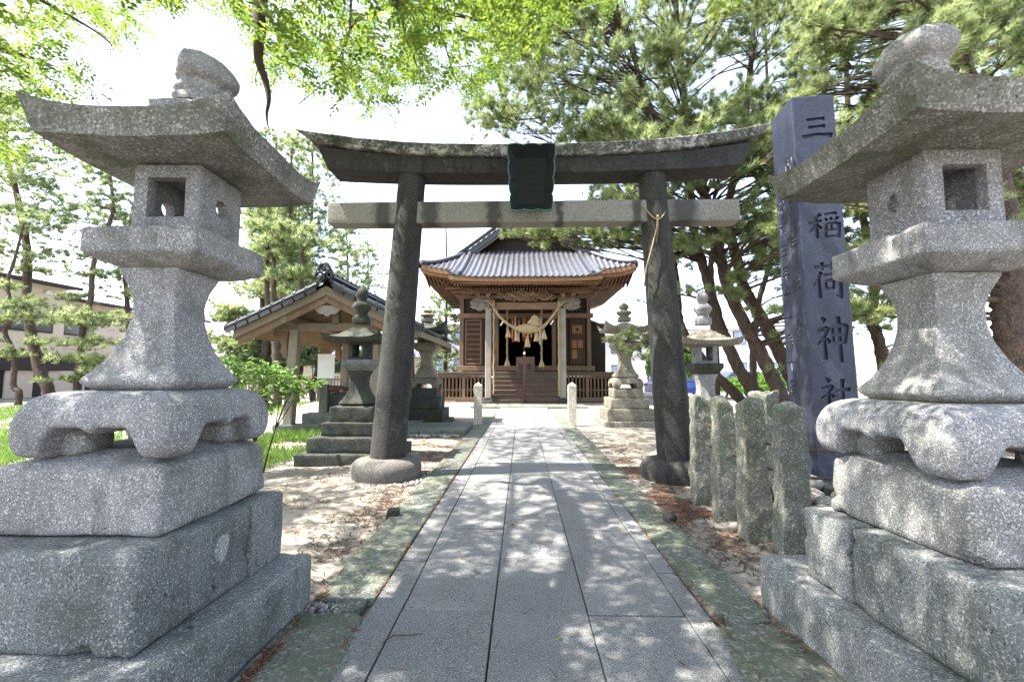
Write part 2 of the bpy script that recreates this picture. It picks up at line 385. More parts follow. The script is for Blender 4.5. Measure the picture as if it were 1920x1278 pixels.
for L in (1.85, 1.5, 1.9, 1.4, 1.75, 1.6, 1.8, 1.5):
    kerb(1.075, 1.425, y, y+L, seed=k+.5); k += 1; y += L
def flag(pts, z=.035, seed=0, name='kerb', cat=None, label=None):
    """irregular flat stone from pixel outline on the ground"""
    P = [atz(a, b, z) for a, b in pts]; out = []
    for i, p in enumerate(P):
        q = P[(i+1) % len(P)]; N = max(2, int((q-p).length/.05))
        for t in range(N):
            r_ = p.lerp(q, t/N); r_ += Vector((noise.noise(r_*9+Vector((seed, 0, 0)))*.012, noise.noise(r_*9+Vector((0, seed, 3)))*.012, 0)); out.append(r_)
    mb = MB(); c = sum(out, Vector())/len(out)
    mb.rings([[Vector((p.x, p.y, -.03)) for p in out], [Vector((p.x, p.y, z-.008)) for p in out], [p.lerp(c, .035).xy.to_3d()+Vector((0, 0, z+noise.noise(p*4)*.005)) for p in out]])
    o = mb.build(name, M['stone_green'], auto=50)
    return tag(o, label, cat, kind=None if cat else 'structure')
flag([(426, 1282), (562, 1146), (668, 1146), (680, 1156), (622, 1282), (560, 1320), (400, 1330)], seed=1)
flag([(618, 1143), (652, 1122), (692, 1118), (684, 1136), (650, 1148)], seed=2, z=.03)
flag([(1343, 1172), (1460, 1166), (1640, 1300), (1640, 1340), (1420, 1340)], seed=3)
flag([(1343, 1130), (1392, 1124), (1448, 1162), (1396, 1171), (1362, 1162)], seed=4, z=.03)
# stones of the paved forecourts
pv = MB()
def slabgrid(x0, x1, y0, y1, h, nx_, ny_):
    for i in range(nx_):
        for j in range(ny_):
            a = x0+(x1-x0)*i/nx_; b = x0+(x1-x0)*(i+1)/nx_; c_ = y0+(y1-y0)*j/ny_; d = y0+(y1-y0)*(j+1)/ny_
            pv.b2(a+.006, b-.006, c_+.006, d-.006, -.05, h+random.uniform(-.004, .004))
slabgrid(-2.9, -1.30, 10.2, 11.9, .13, 3, 2)          # landing between the approach and the water pavilion
slabgrid(-2.2, 2.8, 18.6, 20.6, .06, 9, 3)           # before the hall stairs
tag(pv.build('pavement', M['stone_green'], bevel=.012), kind='structure')
# ================================================================ stone lanterns
def roof_mesh(name, m, parent, s, st, zb, th, lift, apex, top_s, n=28, droop=.0, amp=.004, seed=0, inset=.0):
    """square lantern roof: s half width below, st half width of the upper rim, concave slopes, raised corners"""
    g = np.linspace(-1, 1, n+1); V = []; Fs = []
    def cl(u, v): return (abs(u)*abs(v))**3.2
    def cc(u, v): return .45*(u*u*v*v)
    def P(x, y, z):
        q = Vector((x+seed, y, z))*3.5; d = Vector(noise.noise_vector(q))*amp+Vector(noise.noise_vector(q*4))*amp*.5
        return (x+d.x, y+d.y, z+d.z)
    N = n+1
    for u in g:                                           # top surface
        for v_ in g:
            r = max(abs(u), abs(v_)); k = r
            z = zb+th+(apex-zb-th)*(max(0, 1-k)**1.75)+lift*cl(u, v_)
            if k < top_s/st: z = zb+th+(apex-zb-th)*(max(0, 1-top_s/st)**1.75)
            V.append(P(u*st, v_*st, z))
    o1 = N*N
    for u in g:                                           # underside
        for v_ in g:
            r = max(abs(u), abs(v_)); z = zb-droop*(1-r)+lift*.30*cl(u, v_)
            V.append(P(u*s, v_*s, z))
    for i in range(n):
        for j in range(n):
            a = i*N+j; Fs.append((a, a+N, a+N+1, a+1)); a += o1; Fs.append((a, a+1, a+N+1, a+N))
    rim = [(i, 0) for i in range(n)]+[(n, j) for j in range(n)]+[(n-i, n) for i in range(n)]+[(0, n-j) for j in range(n)]
    mid = []
    for i, j in rim:                                      # a point part-way up the rim face
        t = Vector(V[i*N+j]); b = Vector(V[o1+i*N+j]); p = b.lerp(t, .55)+Vector((noise.noise(b*9)*.003, noise.noise(t*9)*.003, 0)); mid.append(len(V)); V.append(tuple(p))
    L = len(rim)
    for q in range(L):
        i, j = rim[q]; i2, j2 = rim[(q+1) % L]; a = i*N+j; b = i2*N+j2
        Fs.append((o1+a, o1+b, mid[(q+1) % L], mid[q])); Fs.append((mid[q], mid[(q+1) % L], b, a))
    o = npmesh(name, V, Fs, m, parent, True); bm_fix(o.data); o.data.set_sharp_from_angle(angle=R(38)); return o
def shaft_fn(prof):
    def fn(v, hx):
        t = (v.z+hx[2])/(2*hx[2]); t = max(0, min(1, t))
        for (a, fa), (b, fb) in zip(prof, prof[1:]):
            if a <= t <= b: f = fa+(fb-fa)*((t-a)/(b-a)); break
        return (v.x*f, v.y*f, v.z)
    return fn
def ring_fn(v, hx):
    h = hx[2]*2; t = max(0, min(1, (v.z+hx[2])/h)); s = hx[0]
    def a(u):
        u = abs(u)/s
        if u < .12: return .36+.09*u/.12
        return .45*(1-sm(.40, .64, u)**1.3)
    k = max(a(v.x), a(v.y)); z = k*h+t*h*(1-k)-hx[2]
    tt = (z+hx[2])/h; f = .66+.34*math.sqrt(max(0, 1-((tt-.42)/(.60 if tt > .42 else .80))**2))
    # gentle round plan
    r = math.hypot(v.x, v.y)/s; f *= 1-.05*max(0, r-1)
    return (v.x*f, v.y*f, z)
def cham_fn(k0, tk):
    def fn(v, hx):
        t = (v.z+hx[2])/(2*hx[2]); f = k0+(1-k0)*min(1, max(0, t)/tk)**.8 if t < tk else 1
        return (v.x*f, v.y*f, v.z)
    return fn
SH = [(0, .80), (.03, .90), (.07, 1.0), (.10, .985), (.2, .80), (.33, .64), (.46, .53), (.6, .47), (.74, .46), (.85, .52), (.94, .61), (1, .665)]
def firebox(m, root, s, z0, z1, win, hole, moon, rz, c, side=1):
    h = z1-z0; zc = (z0+z1)/2
    o = stone('firebox', m, root, (c[0], c[1], zc), (2*s, 2*s, h), r=.012, n=(6, 6, 6), amp=.002, rz=rz, seed=3)
    def cut(mb):
        oo = mb.build('c', m); return oo
    rot = Matrix.Rotation(rz, 4, 'Z'); rot.translation = Vector((c[0], c[1], 0)); cs = []
    k = s*.70
    mb = MB().b2(-k, k, -k, k, z0+h*.12, z1-h*.10); cs.append(cut(mb))
    ww, wz0, wz1 = win
    cs.append(cut(MB().b2(-ww*s, ww*s, -s*1.5, s*1.5, z0+wz0*h, z0+wz1*h)))
    if moon:
        r = hole*s; pts = [(r*math.cos(a), zc+r*math.sin(a)) for a in np.linspace(math.pi*.5, math.pi*1.5, 12)]
        if side > 0: pts = [(-a, b) for a, b in pts]
        pts += [(pts[-1][0]*.0+(.35*r if side < 0 else -.35*r)*math.cos(t), zc+r*math.sin(t)) for t in np.linspace(-math.pi*.48, math.pi*.48, 8)] if 0 else []
        cs.append(cut(MB().poly(pts, -s*1.5, s*1.5, 'x')))
    else:
        cs.append(cut(MB().poly([(hole*s*math.cos(a), zc+hole*s*math.sin(a)) for a in np.linspace(0, 2*math.pi, 17)[:-1]], -s*1.5, s*1.5, 'x')))
    for cc_ in cs: cc_.data.transform(rot)
    boolean(o, cs); return o
def finial_onion(m, root, c, z0, r, h, n=20, seed=0, name='finial'):
    prof = [(0.75, 0), (.78, .10), (.60, .13), (.62, .20), (1.0, .33), (1.0, .40), (.85, .47), (.48, .52), (.44, .57), (.62, .66), (.66, .74), (.55, .84), (.30, .93), (.06, 1.0)]
    mb = MB(); mb.lathe([(a*r, z0+b*h) for a, b in prof], n, (c[0], c[1], 0)); return mb.build(name, m, root, auto=50)
# ---- the two great lanterns in front
def great_lantern(label, c, T, rots, jig, mt, mb_, crack, side, seed, finial):
    root = thing('stone_lantern', label, 'stone lantern', (c[0], c[1], 0), 0, 'great stone lanterns at the entrance')
    def at(k): return jig.get(k, (0, 0))
    s, z0, z1 = T['0']; stone('plinth', mb_, root, (*at('0'), (z0+z1)/2-.05), (2*s, 2*s, z1-z0+.1), r=.022, n=(40, 40, 10), amp=.006, rz=rots.get('0', 0), seed=seed, fr=2, chip=.02)
    s, z0, z1 = T['1']; q = at('1'); rz = rots.get('1', 0); h = z1-z0
    # second course: two blocks with an open joint
    cut = crack; A = 2*s*cut; B = 2*s*(1-cut); m3 = Matrix.Rotation(rz, 3, 'Z')
    p1 = m3 @ Vector((0, -s+A/2-.004, 0)); p2 = m3 @ Vector((0, s-B/2+.004, 0))
    stone('plinth', mb_, root, (q[0]+p1.x, q[1]+p1.y, (z0+z1)/2), (2*s, A-.012, h), r=.03, n=(36, 24, 14), amp=.006, rz=rz, seed=seed+1, fr=2, chip=.02)
    stone('plinth', mb_, root, (q[0]+p2.x, q[1]+p2.y, (z0+z1)/2-.004), (2*s-.01, B-.012, h), r=.022, n=(36, 14, 14), amp=.006, rz=rz+.006, seed=seed+2, fr=2, chip=.02)
    s, z0, z1 = T['2']; stone('plinth', mt, root, (*at('2'), (z0+z1)/2), (2*s, 2*s, z1-z0), r=.028, n=(34, 34, 16), amp=.007, rz=rots.get('2', 0), seed=seed+3, fr=2.4, chip=.03,
        fn=lambda v, hx: (v.x*(1-.045*(v.z/hx[2]+1)/2), v.y*(1-.045*(v.z/hx[2]+1)/2), v.z+(.06*min(1, 2.2*(1-max(abs(v.x)/hx[0], abs(v.y)/hx[1]))) if v.z > 0 else 0)))
    s, z0, z1 = T['3']; stone('base_ring', mt, root, (*at('3'), (z0+z1)/2), (2*s, 2*s, z1-z0), r=.05, n=(44, 44, 12), amp=.005, fn=ring_fn, rz=rots.get('3', 0), seed=seed+4)
    mb = MB()
    for sx in (-1, 1):
        for sy in (-1, 1): stone('foot', mt, root, (at('3')[0]+sx*s*.50, at('3')[1]+sy*s*.50, z0+(z1-z0)*.22), (s*.46, s*.46, (z1-z0)*.46), r=s*.21, n=(8, 8, 8), amp=.012, seed=seed+sx*2+sy, fr=8)
    s, z0, z1 = T['4']; stone('shaft', mt, root, (*at('4'), (z0+z1)/2), (2*s, 2*s, z1-z0), r=.022, n=(18, 18, 44), amp=.005, fn=shaft_fn(SH), rz=rots.get('4', 0), seed=seed+5)
    s, z0, z1 = T['5']; stone('platform', mt, root, (*at('5'), (z0+z1)/2), (2*s, 2*s, z1-z0), r=.016, n=(26, 26, 14), amp=.005, fn=cham_fn(.62, .30), rz=rots.get('5', 0), seed=seed+6, chip=.02)
    s, z0, z1 = T['6']; firebox(mt, root, s, z0, z1, (.56, .22, .80), .27, side > 0, rots.get('6', 0), at('6'), side)
    s, st, zb, th, lift, apex = T['7']; o = roof_mesh('roof', M['granite_roof'], root, s, st, zb, th, lift, apex, .13, n=44, amp=.006, seed=seed, droop=.0); o.location = (*at('7'), 0); o.rotation_euler.z = rots.get('7', 0)
    finial(root, mt, at('7'), apex)
    return root
def left_finial(root, m, c, z):
    z = 2.79
    stone('finial_seat', m, root, (c[0]-.02, c[1], z+.01), (.30, .30, .10), r=.014, n=(10, 10, 4), amp=.009, seed=2, chip=.05)
    z += .045; mb = MB(); prof = [(.12, -.02), (.125, .015), (.118, .035), (.102, .048), (.106, .06), (.116, .078), (.110, .10), (.104, .115), (.108, .125), (.130, .138), (.148, .155), (.156, .185), (.146, .22), (.128, .26), (.09, .288), (.05, .30), (.01, .305)]
    rs = []
    for r, h in prof:
        ring = []
        for j in range(36):
            a = 2*math.pi*j/36; x = r*math.cos(a); y = r*math.sin(a); q = Vector((x, y, h))
            d = 1+.16*noise.noise(q*9)+.07*noise.noise(q*25)
            if h > .16 and x < -.03: d *= .80-.10*noise.noise(q*13)        # the broken side
            if h > .12: d *= 1+.05*math.sin(3*a)
            ring.append((x*d+c[0]+h*.10, y*d+c[1], z+.05+h*.92+ (x*-.16 if h > .1 else 0)*min(1, (h-.05)*5)))
        rs.append(ring)
    mb.rings(rs); mb.build('finial', m, root, auto=60)
def right_finial(root, m, c, z):
    z = 2.80
    stone('finial_seat', m, root, (c[0]+.03, c[1], z), (.30, .30, .09), r=.014, n=(10, 10, 4), amp=.009, seed=5, chip=.05)
    mb = MB(); prof = [(.17, -.02), (.165, .04), (.15, .055), (.165, .075), (.155, .10), (.14, .115), (.152, .13), (.155, .16), (.138, .18), (.14, .20), (.160, .215), (.182, .24), (.188, .29), (.182, .34), (.155, .385), (.11, .415), (.05, .43), (.01, .435)]
    rs = []
    for r, h in prof:
        ring = []
        for j in range(36):
            a = 2*math.pi*j/36; x = r*math.cos(a); y = r*math.sin(a); q = Vector((x, y, h+4))
            d = (1+.16*noise.noise(q*8)+.06*noise.noise(q*25))*.86
            ring.append((x*d+c[0]-.03, y*d+c[1], z+.02+h*.78+(x*.10 if h > .15 else 0)*min(1, (h-.1)*4)))
        rs.append(ring)
    mb.rings(rs); mb.build('finial', m, root, auto=60)
TL = {'0': (.62, 0, .310), '1': (.50, .310, .700), '2': (.40, .702, .990), '3': (.388, 1.025, 1.325), '4': (.237, 1.318, 1.935), '5': (.281, 1.932, 2.112), '6': (.171, 2.118, 2.47), '7': (.435, .478, 2.478, .115, .075, 2.83)}
great_lantern('great granite lantern left of the path with broken upright finial and round side hole', (-1.825, 2.291), TL, {'0': R(-4), '1': R(-2.5), '6': R(1.5), '7': R(1.7)}, {'0': (-.115, -.10), '1': (-.145, -.04), '2': (-.125, .014), '3': (-.075, 0), '4': (-.03, -.02), '6': (.02, .015), '7': (.033, .025)}, M['granite'], M['granite_base'], .70, -1, 10, left_finial)
TR = {'0': (.621, 0, .301), '1': (.50, .301, .675), '2': (.385, .672, .950), '3': (.415, .975, 1.272), '4': (.247, 1.266, 1.880), '5': (.304, 1.878, 2.074), '6': (.178, 2.08, 2.46), '7': (.474, .520, 2.455, .115, .085, 2.82)}
great_lantern('great granite lantern right of the path with crescent side opening beside the inscribed pillar', (2.075, 2.223), TR, {'1': R(1.8), '2': R(3)}, {'1': (.0, -.14), '2': (.0, -.085), '3': (0, -.03)}, M['granite'], M['granite_base'], .66, 1, 40, right_finial)
yb = stone('lichen_band', plain('yellow_lichen', (.16, .15, .02), .9, var=.6, s=40), bpy.data.objects['stone_lantern.001'], (0, 0, 1.2685), (.43, .43, .014), r=.004, n=(12, 12, 1), amp=.003)
mb = MB(); cp_ = Vector((-1.462, 2.195, .556)); mb.rings([[(cp_.x+d, cp_.y+.036*math.cos(a)*(1+.1*math.sin(3*a)), cp_.z+.058*math.sin(a)+.02*math.cos(a)) for a in np.linspace(0, 2*math.pi, 25)[:-1]] for d in (-.03, .006)]); o = mb.build('patch', granite('fresh_pale_patch', (.33, .34, .33), (.28, .29, .28), dark=.1, moss=0, stain=0, streak=0), bpy.data.objects['stone_lantern']); o.location = (1.825, -2.291, 0); o['label'] = 'pale oval patch'
# ---- smaller lanterns on stepped plinths
def small_lantern(label, cx, cy, steps, ring, shaft, plat, box, roof, fin, mats, group, rz=0, legs=True, name='stone_lantern'):
    root = thing(name, label, 'stone lantern', (cx, cy, 0), rz, group)
    ms, mt, mp, mbx = mats
    for i, (s, z0, z1) in enumerate(steps):
        e = .05 if i == 0 else 0
        stone('plinth', ms, root, (0, 0, (z0+z1)/2-e/2), (2*s, 2*s, z1-z0+e), r=.02, n=(14, 14, 4), amp=.010, seed=cx+i, fr=1.5, chip=.02)
    if ring:
        s, z0, z1 = ring
        stone('base_ring', mt, root, (0, 0, (z0+z1)/2), (2*s, 2*s, z1-z0), r=.04, n=(22, 22, 6), amp=.004, fn=ring_fn if legs else cham_fn(.9, .5))
    s, z0, z1 = shaft; stone('shaft', mt, root, (0, 0, (z0+z1)/2), (2*s, 2*s, z1-z0), r=.02, n=(6, 6, 24), amp=.006, fn=shaft_fn(SH), seed=cx)
    s, z0, z1 = plat; stone('platform', mp, root, (0, 0, (z0+z1)/2), (2*s, 2*s, z1-z0), r=.015, n=(8, 8, 8), amp=.004, fn=cham_fn(.66, .6), seed=cx+2)
    s, z0, z1 = box; firebox(mbx, root, s, z0, z1, (.52, .15, .85), .22, False, 0, (0, 0))
    s, st, zb, th, lift, apex = roof; roof_mesh('roof', ms, root, s, st, zb, th, lift, apex, .12, n=20, amp=.006, seed=cx)
    z, r, h = fin; stone('finial_seat', mt, root, (0, 0, z+.04), (r*1.5, r*1.5, .12), r=.01, n=(3, 3, 2), amp=.004)
    finial_onion(mt, root, (0, 0), z+.06, r, h-.06)
    return root
def zat(py, Y): return H+(702-py)/F*Y*1.0
Yc = 7.534; Xc = (674-978)/F*Yc
st4 = [(.734, 0, zat(851, 6.8)), (.607, zat(851, 6.8), zat(820, 6.93)), (.452, zat(820, 6.93), zat(792, 7.08)), (.362, zat(792, 7.08), zat(762, 7.17))]
small_lantern('dark mossy stone lantern on four stepped plinths left of the torii before the water pavilion', Xc, Yc, st4, None,
    (.265, zat(762, 7.17), zat(694, 7.3)), (.240, zat(695, 7.3), zat(673, 7.3)), (.158, zat(674, 7.38), zat(639, 7.38)), (.45, .49, zat(638, 7.05), .065, .08, zat(600, 7.5)), (zat(604, 7.5), .16, .66),
    (M['stone_dark'], M['stone_dark'], M['granite_base'], M['stone_dark']), 'small stone lanterns behind the torii')
Yc = 7.6; Xc = (1317-978)/F*Yc
small_lantern('small stone lantern with blackened platform and lichened roof, behind the rough stone posts', Xc, Yc, [(.50, 0, .25), (.40, .25, .5), (.32, .5, .72)], None,
    (.25, .70, zat(701, 7.4)), (.235, zat(701, 7.4), zat(681, 7.4)), (.166, zat(682, 7.45), zat(645, 7.45)), (.45, .485, zat(645, 7.12), .065, .08, zat(606, 7.6)), (zat(608, 7.6), .15, .60),
    (M['stone_tan'], M['granite'], M['stone_dark'], M['granite']), 'small stone lanterns behind the torii', rz=R(-4))
def far_lantern(label, Xc, Yc, Yf, ys_, ss, gr, md, mt, tip):
    steps = []; z = 0
    for i, s in enumerate(ss):
        z1 = zat(ys_[i], Yc-s); steps.append((s, z, z1)); z = z1
    root = small_lantern(label, Xc, Yc, steps, (.42, z, zat(708, Yc)), (.32, zat(709, Yc), zat(659, Yc)), (.37, zat(659, Yc), zat(643, Yc)), (.25, zat(643, Yc), zat(620, Yc)),
        (.60, .66, zat(621, Yc-.4), .08, .22, zat(600, Yc)), (zat(602, Yc), .22, zat(tip, Yc)-zat(602, Yc)), (md, mt, mt, mt), gr)
    return root
far_lantern('weathered stone lantern behind the water pavilion eave, left of the hall stairs, its finial broken', -2.80, 13.0, 12.3, (789, 767, 747, 728), (.72, .59, .47, .36), 'stone lanterns flanking the hall', M['stone_dark'], M['stone_tan'], 576)
far_lantern('pale sunlit stone lantern right of the hall stairs with a pine branch across its firebox', 2.93, 12.6, 11.8, (789, 766, 746, 728), (.76, .64, .52, .40), 'stone lanterns flanking the hall', M['stone_tan'], M['stone_tan'], 567)
# ================================================================ torii
YT = 6.15
root = thing('torii', 'dark weathered stone torii gate spanning the approach, mossy curved lintel above', 'torii gate', (0, YT, 0))
kt = YT/F
def tx(px): return aty(px, 600, YT).x
for xb, xt in ((731, 770), (1261, 1227)):
    a = atz(xb, 870); a = Vector((tx(xb), 0, .1)); b = Vector((tx(xt), 0, aty(xt, 316, YT).z+.05)); mb = MB(); rs = []
    for i in range(41):
        t = i/40; p = a.lerp(b, t); r = .243*(1-t)+.188*t
        rs.append([(p.x+r*(1+.012*noise.noise(Vector((math.cos(q)*2, math.sin(q)*2, t*14))))*math.cos(q), p.y+r*math.sin(q), p.z) for q in [2*math.pi*j/40 for j in range(40)]])
    mb.rings(rs); mb.build('pillar', M['granite_torii'], root, smooth=False, auto=50)
    mb = MB(); rs = []
    for r, z in [(.46, -.05), (.47, .05), (.475, .14), (.455, .20), (.41, .245), (.33, .27), (.22, .28)]:
        rs.append([(tx(xb)+r*(1+.03*noise.noise(Vector((math.cos(q)*2+xb, math.sin(q)*2, z*6))))*math.cos(q), r*(1+.03*noise.noise(Vector((math.cos(q)*2+xb, math.sin(q)*2, z*6))))*math.sin(q), z+.01*noise.noise(Vector((math.cos(q)*3, math.sin(q)*3, xb)))) for q in [2*math.pi*j/40 for j in range(40)]])
    mb.rings(rs); mb.build('pillar_base', M['granite_torii'] if xb > 1000 else M['stone_foot'], root, auto=60)
def curved(name, x0, x1, zt, zb_, d, up0, up1, m, slant0, slant1, n=48, roofy=0):
    """beam bending upward at the ends; slant: extra length at the top"""
    mb = MB(); rs = []
    for i in range(n+1):
        t = i/n; k = abs(2*t-1)**2.6; u0 = up0*k; u1 = up1*k
        xt = x0-slant0+(x1+slant1-x0+slant0)*t; xb = x0+(x1-x0)*t
        w_ = .006*noise.noise(Vector((xt*3, 0, zt)))
        sec = [(xb, -d*.92, zb_+u1+w_), (xb, d*.92, zb_+u1), (xt, d, zt+u0+w_), (xt*.5+xb*.5, d*.0, zt+u0+roofy+w_), (xt, -d, zt+u0+w_)]
        if not roofy: sec = [sec[0], sec[1], sec[2], sec[4]]
        rs.append(sec)
    mb.rings(rs); return mb.build(name, m, root, auto=30, bevel=.012, seg=2)
mtop = granite('mossy_lichen_lintel', (.15, .15, .135), (.035, .035, .032), dark=.015, moss=.95, mosscol=(.022, .03, .008), speck=45, stain=.8, staincol=(.02, .02, .018), mossth=.50, streak=.7, lich=(3.6, .54, (.36, .355, .31), .9))
vv = None
zK = aty(985, 268, YT-.3).z; zS = aty(985, 291, YT-.27).z; zB = aty(985, 323, YT-.22).z
# lintel pieces: the upper one mossy
zk2 = zK-.0; curved('upper_lintel', tx(590)-.02, tx(1417)+.02, zK, zS, .29, .26, .25, mtop, .24, .17, roofy=.05)
curved('lower_lintel', tx(618), tx(1390), zS-.004, zB, .225, .20, .08, M['granite_torii'], .16, .16)
m, n, bs = mat('stained_granite_tie_beam', .85); v = coords(n); sp = noi(n, v, 95, 2, .7)
sep = n.nodes.new('ShaderNodeSeparateXYZ'); n.links.new(v, sep.inputs[0])
col = mix(n, ramp(n, noi(n, v, 2.5, 4), [(.4, 0.), (.65, .7)]), (.24, .235, .215), (.20, .195, .14))
# run-off stains below the tablet and beside the pillars
xs_ = n.nodes.new('ShaderNodeMapRange'); xs_.inputs[1].default_value = -3; xs_.inputs[2].default_value = 3; n.links.new(sep.outputs[0], xs_.inputs[0])
wv = n.nodes.new('ShaderNodeMath'); wv.operation = 'ADD'; n.links.new(xs_.outputs[0], wv.inputs[0])
sm_ = n.nodes.new('ShaderNodeMath'); sm_.operation = 'MULTIPLY_ADD'; sm_.inputs[1].default_value = .03; sm_.inputs[2].default_value = -.015; n.links.new(noi(n, v, 9, 3), sm_.inputs[0]); n.links.new(sm_.outputs[0], wv.inputs[1])
def st(x): return (x+3)/6
stops = [(0, 0.)]
for x, wd in ((tx(718), .16), (tx(808), .16), (tx(925), .15), (tx(1050), .08), (tx(1195), .10), (tx(1282), .26)):
    stops += [(st(x-wd), 0.), (st(x-wd*.4), .85), (st(x+wd*.4), .85), (st(x+wd), 0.)]
col = mix(n, ramp(n, wv.outputs[0], stops[:32]), col, (.03, .03, .028)); col = mix(n, ramp(n, sp, [(.38, .9), (.48, 0.)]), col, (.05, .05, .05))
n.links.new(col, bs.inputs['Base Color']); bump(n, bs, sp, .5, .006)
xa, xb_ = tx(615), tx(1387); za, zb2 = aty(985, 376, YT-.13).z, aty(985, 416, YT-.13).z
o = stone('tie_beam', m, root, ((xa+xb_)/2, 0, (za+zb2)/2), (xb_-xa, .26, za-zb2), r=.014, n=(60, 4, 5), amp=.004)
# tablet (gakuzuka) with wavy bronze frame, tilted forward
tb = thing('shrine_tablet', 'dark green bronze tablet with wavy verdigris frame hung at the centre of the torii lintel', 'tablet', (0, 0, 0))
ptop = aty(996, 273, YT-.46); pbot = aty(996, 397, YT-.29); ctr = (ptop+pbot)/2; hh = (ptop-pbot).length/2; ang = math.atan2(ptop.y-pbot.y, ptop.z-pbot.z)
tb.location = ctr; tb.rotation_euler = (-ang, 0, 0)
def wavy(wt, wb, h, k, nper=(3, 4)):
    pts = []
    def sc_(t, nn): return abs(math.sin(math.pi*t*nn))**.5
    for t in np.linspace(0, 1, 31)[:-1]: pts.append((-wt+2*wt*t, h-k+k*sc_(t, 3)))
    for t in np.linspace(0, 1, 41)[:-1]: pts.append((wt+(wb-wt)*t-k+k*sc_(t, 4), h-2*h*t))
    for t in np.linspace(0, 1, 31)[:-1]: pts.append((wb-2*wb*t, -h+k-k*sc_(t, 3)))
    for t in np.linspace(0, 1, 41)[:-1]: pts.append((-(wb+(wt-wb)*t)+k-k*sc_(t, 4), -h+2*h*t))
    return pts
wt_ = .325; wb_ = .285; out = wavy(wt_, wb_, hh, .022); inn = [(x*.62, z*.70-.03) for x, z in wavy(wt_, wb_, hh, .0)]
mb = MB(); mb.rings([[(x, .0, z) for x, z in out], [(x, -.10, z) for x, z in out]], cap=False)
mb.rings([[(x*.985, -.099, z*.985) for x, z in out], [(x, -.015, z) for x, z in inn]], cap=False)
mb.build('frame', M['copper'], tb, auto=30)
mb = MB(); mb.rings([[(x*1.012, -.092, z*1.008) for x, z in out], [(x*1.012, -.108, z*1.008) for x, z in out], [(x*.978, -.108, z*.983) for x, z in out], [(x*.978, -.092, z*.983) for x, z in out]], cap=False)
mb.build('rim', M['verdigris'], tb, auto=30)
mb = MB(); mb.add([(x, -.012, z) for x, z in inn], [tuple(range(len(inn)))]); mb.b2(-.22, .22, -.008, .03, -hh*.7, hh*.66)
for k in range(6): mb.b2(-.10+.02*(k % 2), .12, -.018, -.006, .27-.085*k-.006, .27-.085*k+.006)
mb.build('panel', M['copper'], tb)
# cord tied round the right pillar
mb = MB(); c0 = Vector((tx(1229), YT, 0)); zc = aty(1229, 378, YT-.2).z
ringp = [(c0.x+.205*math.cos(a), c0.y+.205*math.sin(a), zc-.0+.03*math.cos(a*2)-(.22*max(0, math.cos(a+math.pi/2))**3)) for a in np.linspace(0, 2*math.pi, 40)]
mb.tube(ringp, .009, 6)
kn = Vector((c0.x+.0, c0.y-.215, zc-.22)); mb.tube([kn+Vector((0, 0, .02)), kn, kn+Vector((-.02, -.012, -.15)), kn+Vector((-.10, -.02, -.45)), kn+Vector((-.17, .0, -.70)), kn+Vector((-.19, .05, -.95))], .009, 6)
mb.tube([kn, kn+Vector((.0, -.01, -.12)), kn+Vector((-.03, -.01, -.36))], .007, 5); mb.lathe([(.005, -.03), (.022, -.01), (.022, .015), (.005, .03)], 8, kn)
tag(mb.build('cord', M['straw'], smooth=True), 'thin pale cord knotted around the right torii pillar at the tie beam', 'cord')
# ================================================================ inscribed pillar
A0 = aty(1532, 849, 4.75); ms_ = Vector((3.21, 4.75, 0))
root = thing('inscribed_pillar', 'tall blue grey square stone pillar carved with the shrine name, right of the torii', 'stone pillar', (0, 0, 0))
bx = aty(1533, 850, 4.75).x; tx_ = aty(1483, 182, 4.75).x; ztop = aty(1483, 182, 4.75).z
ang = R(-5); sB = .46; sT = .44; dB = .50
def mcorner(u, v, t):
    """u along front 0..1, v depth 0..1, t height 0..1"""
    x0 = bx+(tx_-bx)*t*1.0; s = sB+(sT-sB)*t; d = dB*s/sB
    return Vector((x0+u*s*math.cos(ang)-v*d*math.sin(ang), 4.75+u*s*math.sin(ang)+v*d*math.cos(ang), t*ztop))
mb = MB(); mb.rings([[mcorner(u, v, t) for u, v in ((0, 0), (1, 0), (1, 1), (0, 1))] for t in np.linspace(-.02, 1, 12)])
mono = mb.build('shaft', M['slate'], root)
bv = mono.modifiers.new('b', 'BEVEL'); bv.width = .012; bv.segments = 2; bv.limit_method = 'ANGLE'; bv.angle_limit = R(40); boolean(mono, [])
bx0 = (bx*827/4.75)
